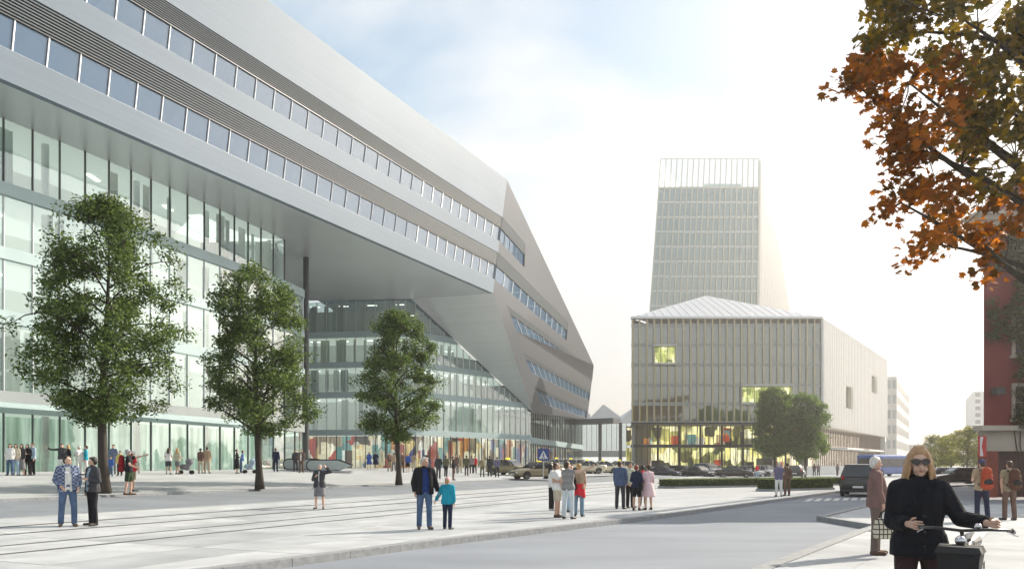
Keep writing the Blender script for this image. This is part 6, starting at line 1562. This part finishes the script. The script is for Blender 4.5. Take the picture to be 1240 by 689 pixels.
hbm = MB(); hbm.tube([(.36, 0, .90), (.34, 0, 1.06), (.40, 0, 1.11)], .014, 8); hbm.tube([(.06, -.31, 1.09), (.18, -.30, 1.11), (.34, -.17, 1.12), (.40, 0, 1.11), (.34, .17, 1.12), (.18, .30, 1.11), (.06, .31, 1.09)], .0115, 8)
hbo = hbm.build('handlebar', bm_, bike, smooth=True)
for s in (1, -1):
    MB().tube([(.04, s*.31, 1.087), (.17, s*.303, 1.108)], .017, 10).build('grip', rubber, hbo); MB().tube([(.21, s*.28, 1.10), (.16, s*.325, 1.07), (.08, s*.34, 1.06)], .006, 6).build('brake_lever', chrome, hbo)
MB().ball((.33, .10, 1.14), (.028, .028, .024), 10, 8).build('bell', chrome, bike, smooth=True); MB().ball((.46, 0, 1.04), (.05, .04, .04), 10, 8).build('headlamp', chrome, bike, smooth=True)
sd_ = MB(); rc(sd_, (-.42, 0, .97), (-.22, 0, .965), .075, .04); rc(sd_, (-.22, 0, .965), (-.10, 0, .95), .03, .02); blob_piece(sd_, 'saddle', bm_, bike, .012, 3)
MB().tube([(-.24, 0, .80), (-.285, 0, .94)], .013, 8).build('seat_post', chrome, bike)
ck = MB(); ck.tube([(-.08, -.05, .30), (-.08, .05, .30)], .035, 10); ck.loft([[(-.08+r_*math.cos(2*math.pi*i/24), -.055, .30+r_*math.sin(2*math.pi*i/24)) for i in range(24)] for r_ in (.095, .07)], caps=False)
ck.beam((-.08, -.07, .30), (.06, -.07, .22), .02, .012); ck.beam((-.08, .07, .30), (-.22, .07, .38), .02, .012); ck.build('crank', chrome, bike)
for y, x, z in ((-.11, .06, .22), (.11, -.22, .38)): MB().box((x-.05, y-.045, z-.012), (x+.05, y+.045, z+.012)).build('pedal', rubber, bike)
fb = MB(); fb.slab([(.42, -.12, .72), (.62, -.11, .72), (.62, .11, .72), (.42, .12, .72)], [(.41, -.15, .98), (.66, -.14, .98), (.66, .14, .98), (.41, .15, .98)]); fbo = fb.build('front_bag', mat('bag_black', (.02, .02, .022), .7, var=.15, bump=.4), bike, fixn=True)
MB().slab([(.40, -.16, .965), (.67, -.15, .965), (.67, .15, .965), (.40, .16, .965)], [(.42, -.14, 1.01), (.65, -.13, 1.01), (.65, .13, 1.01), (.42, .14, 1.01)]).build('flap', M['bag_black'], fbo, fixn=True)
for x, r_ in ((.55, 1), (-.55, 1)):
    mg = MB(); mg.loft([[(x+.372*math.cos(t_), y, .35+.372*math.sin(t_)) for t_ in np.linspace(.35 if x > 0 else .2, 2.4 if x > 0 else 3.2, 16)] for y in (-.03, 0, .03)], caps=False, closed=False); mg.build('mudguard', bm_, bike, smooth=True)
rk = MB()
for s in (1, -1): rk.tube([(-.30, s*.06, .76), (-.80, s*.06, .77), (-.55, s*.07, .36)], .006, 5)
rk.build('rear_rack', bm_, bike)
mesh_people()
# ------------------------------------------------------------------ haze
hz = tag(MB().box((-1600, -200, -1.2), (1900, 2700, 96)).build('haze', ()), kind='stuff')
hm = bpy.data.materials.new('haze'); hm.use_nodes = True; M['haze'] = hm
hn = hm.node_tree.nodes; hn.remove(hn['Principled BSDF'])
pv = hn.new('ShaderNodeVolumePrincipled'); pv.inputs['Color'].default_value = (1, .975, .94, 1)
pv.inputs['Density'].default_value = .00085; pv.inputs['Anisotropy'].default_value = .72
hm.node_tree.links.new(pv.outputs[0], hn['Material Output'].inputs['Volume'])
hz.data.materials.append(hm)
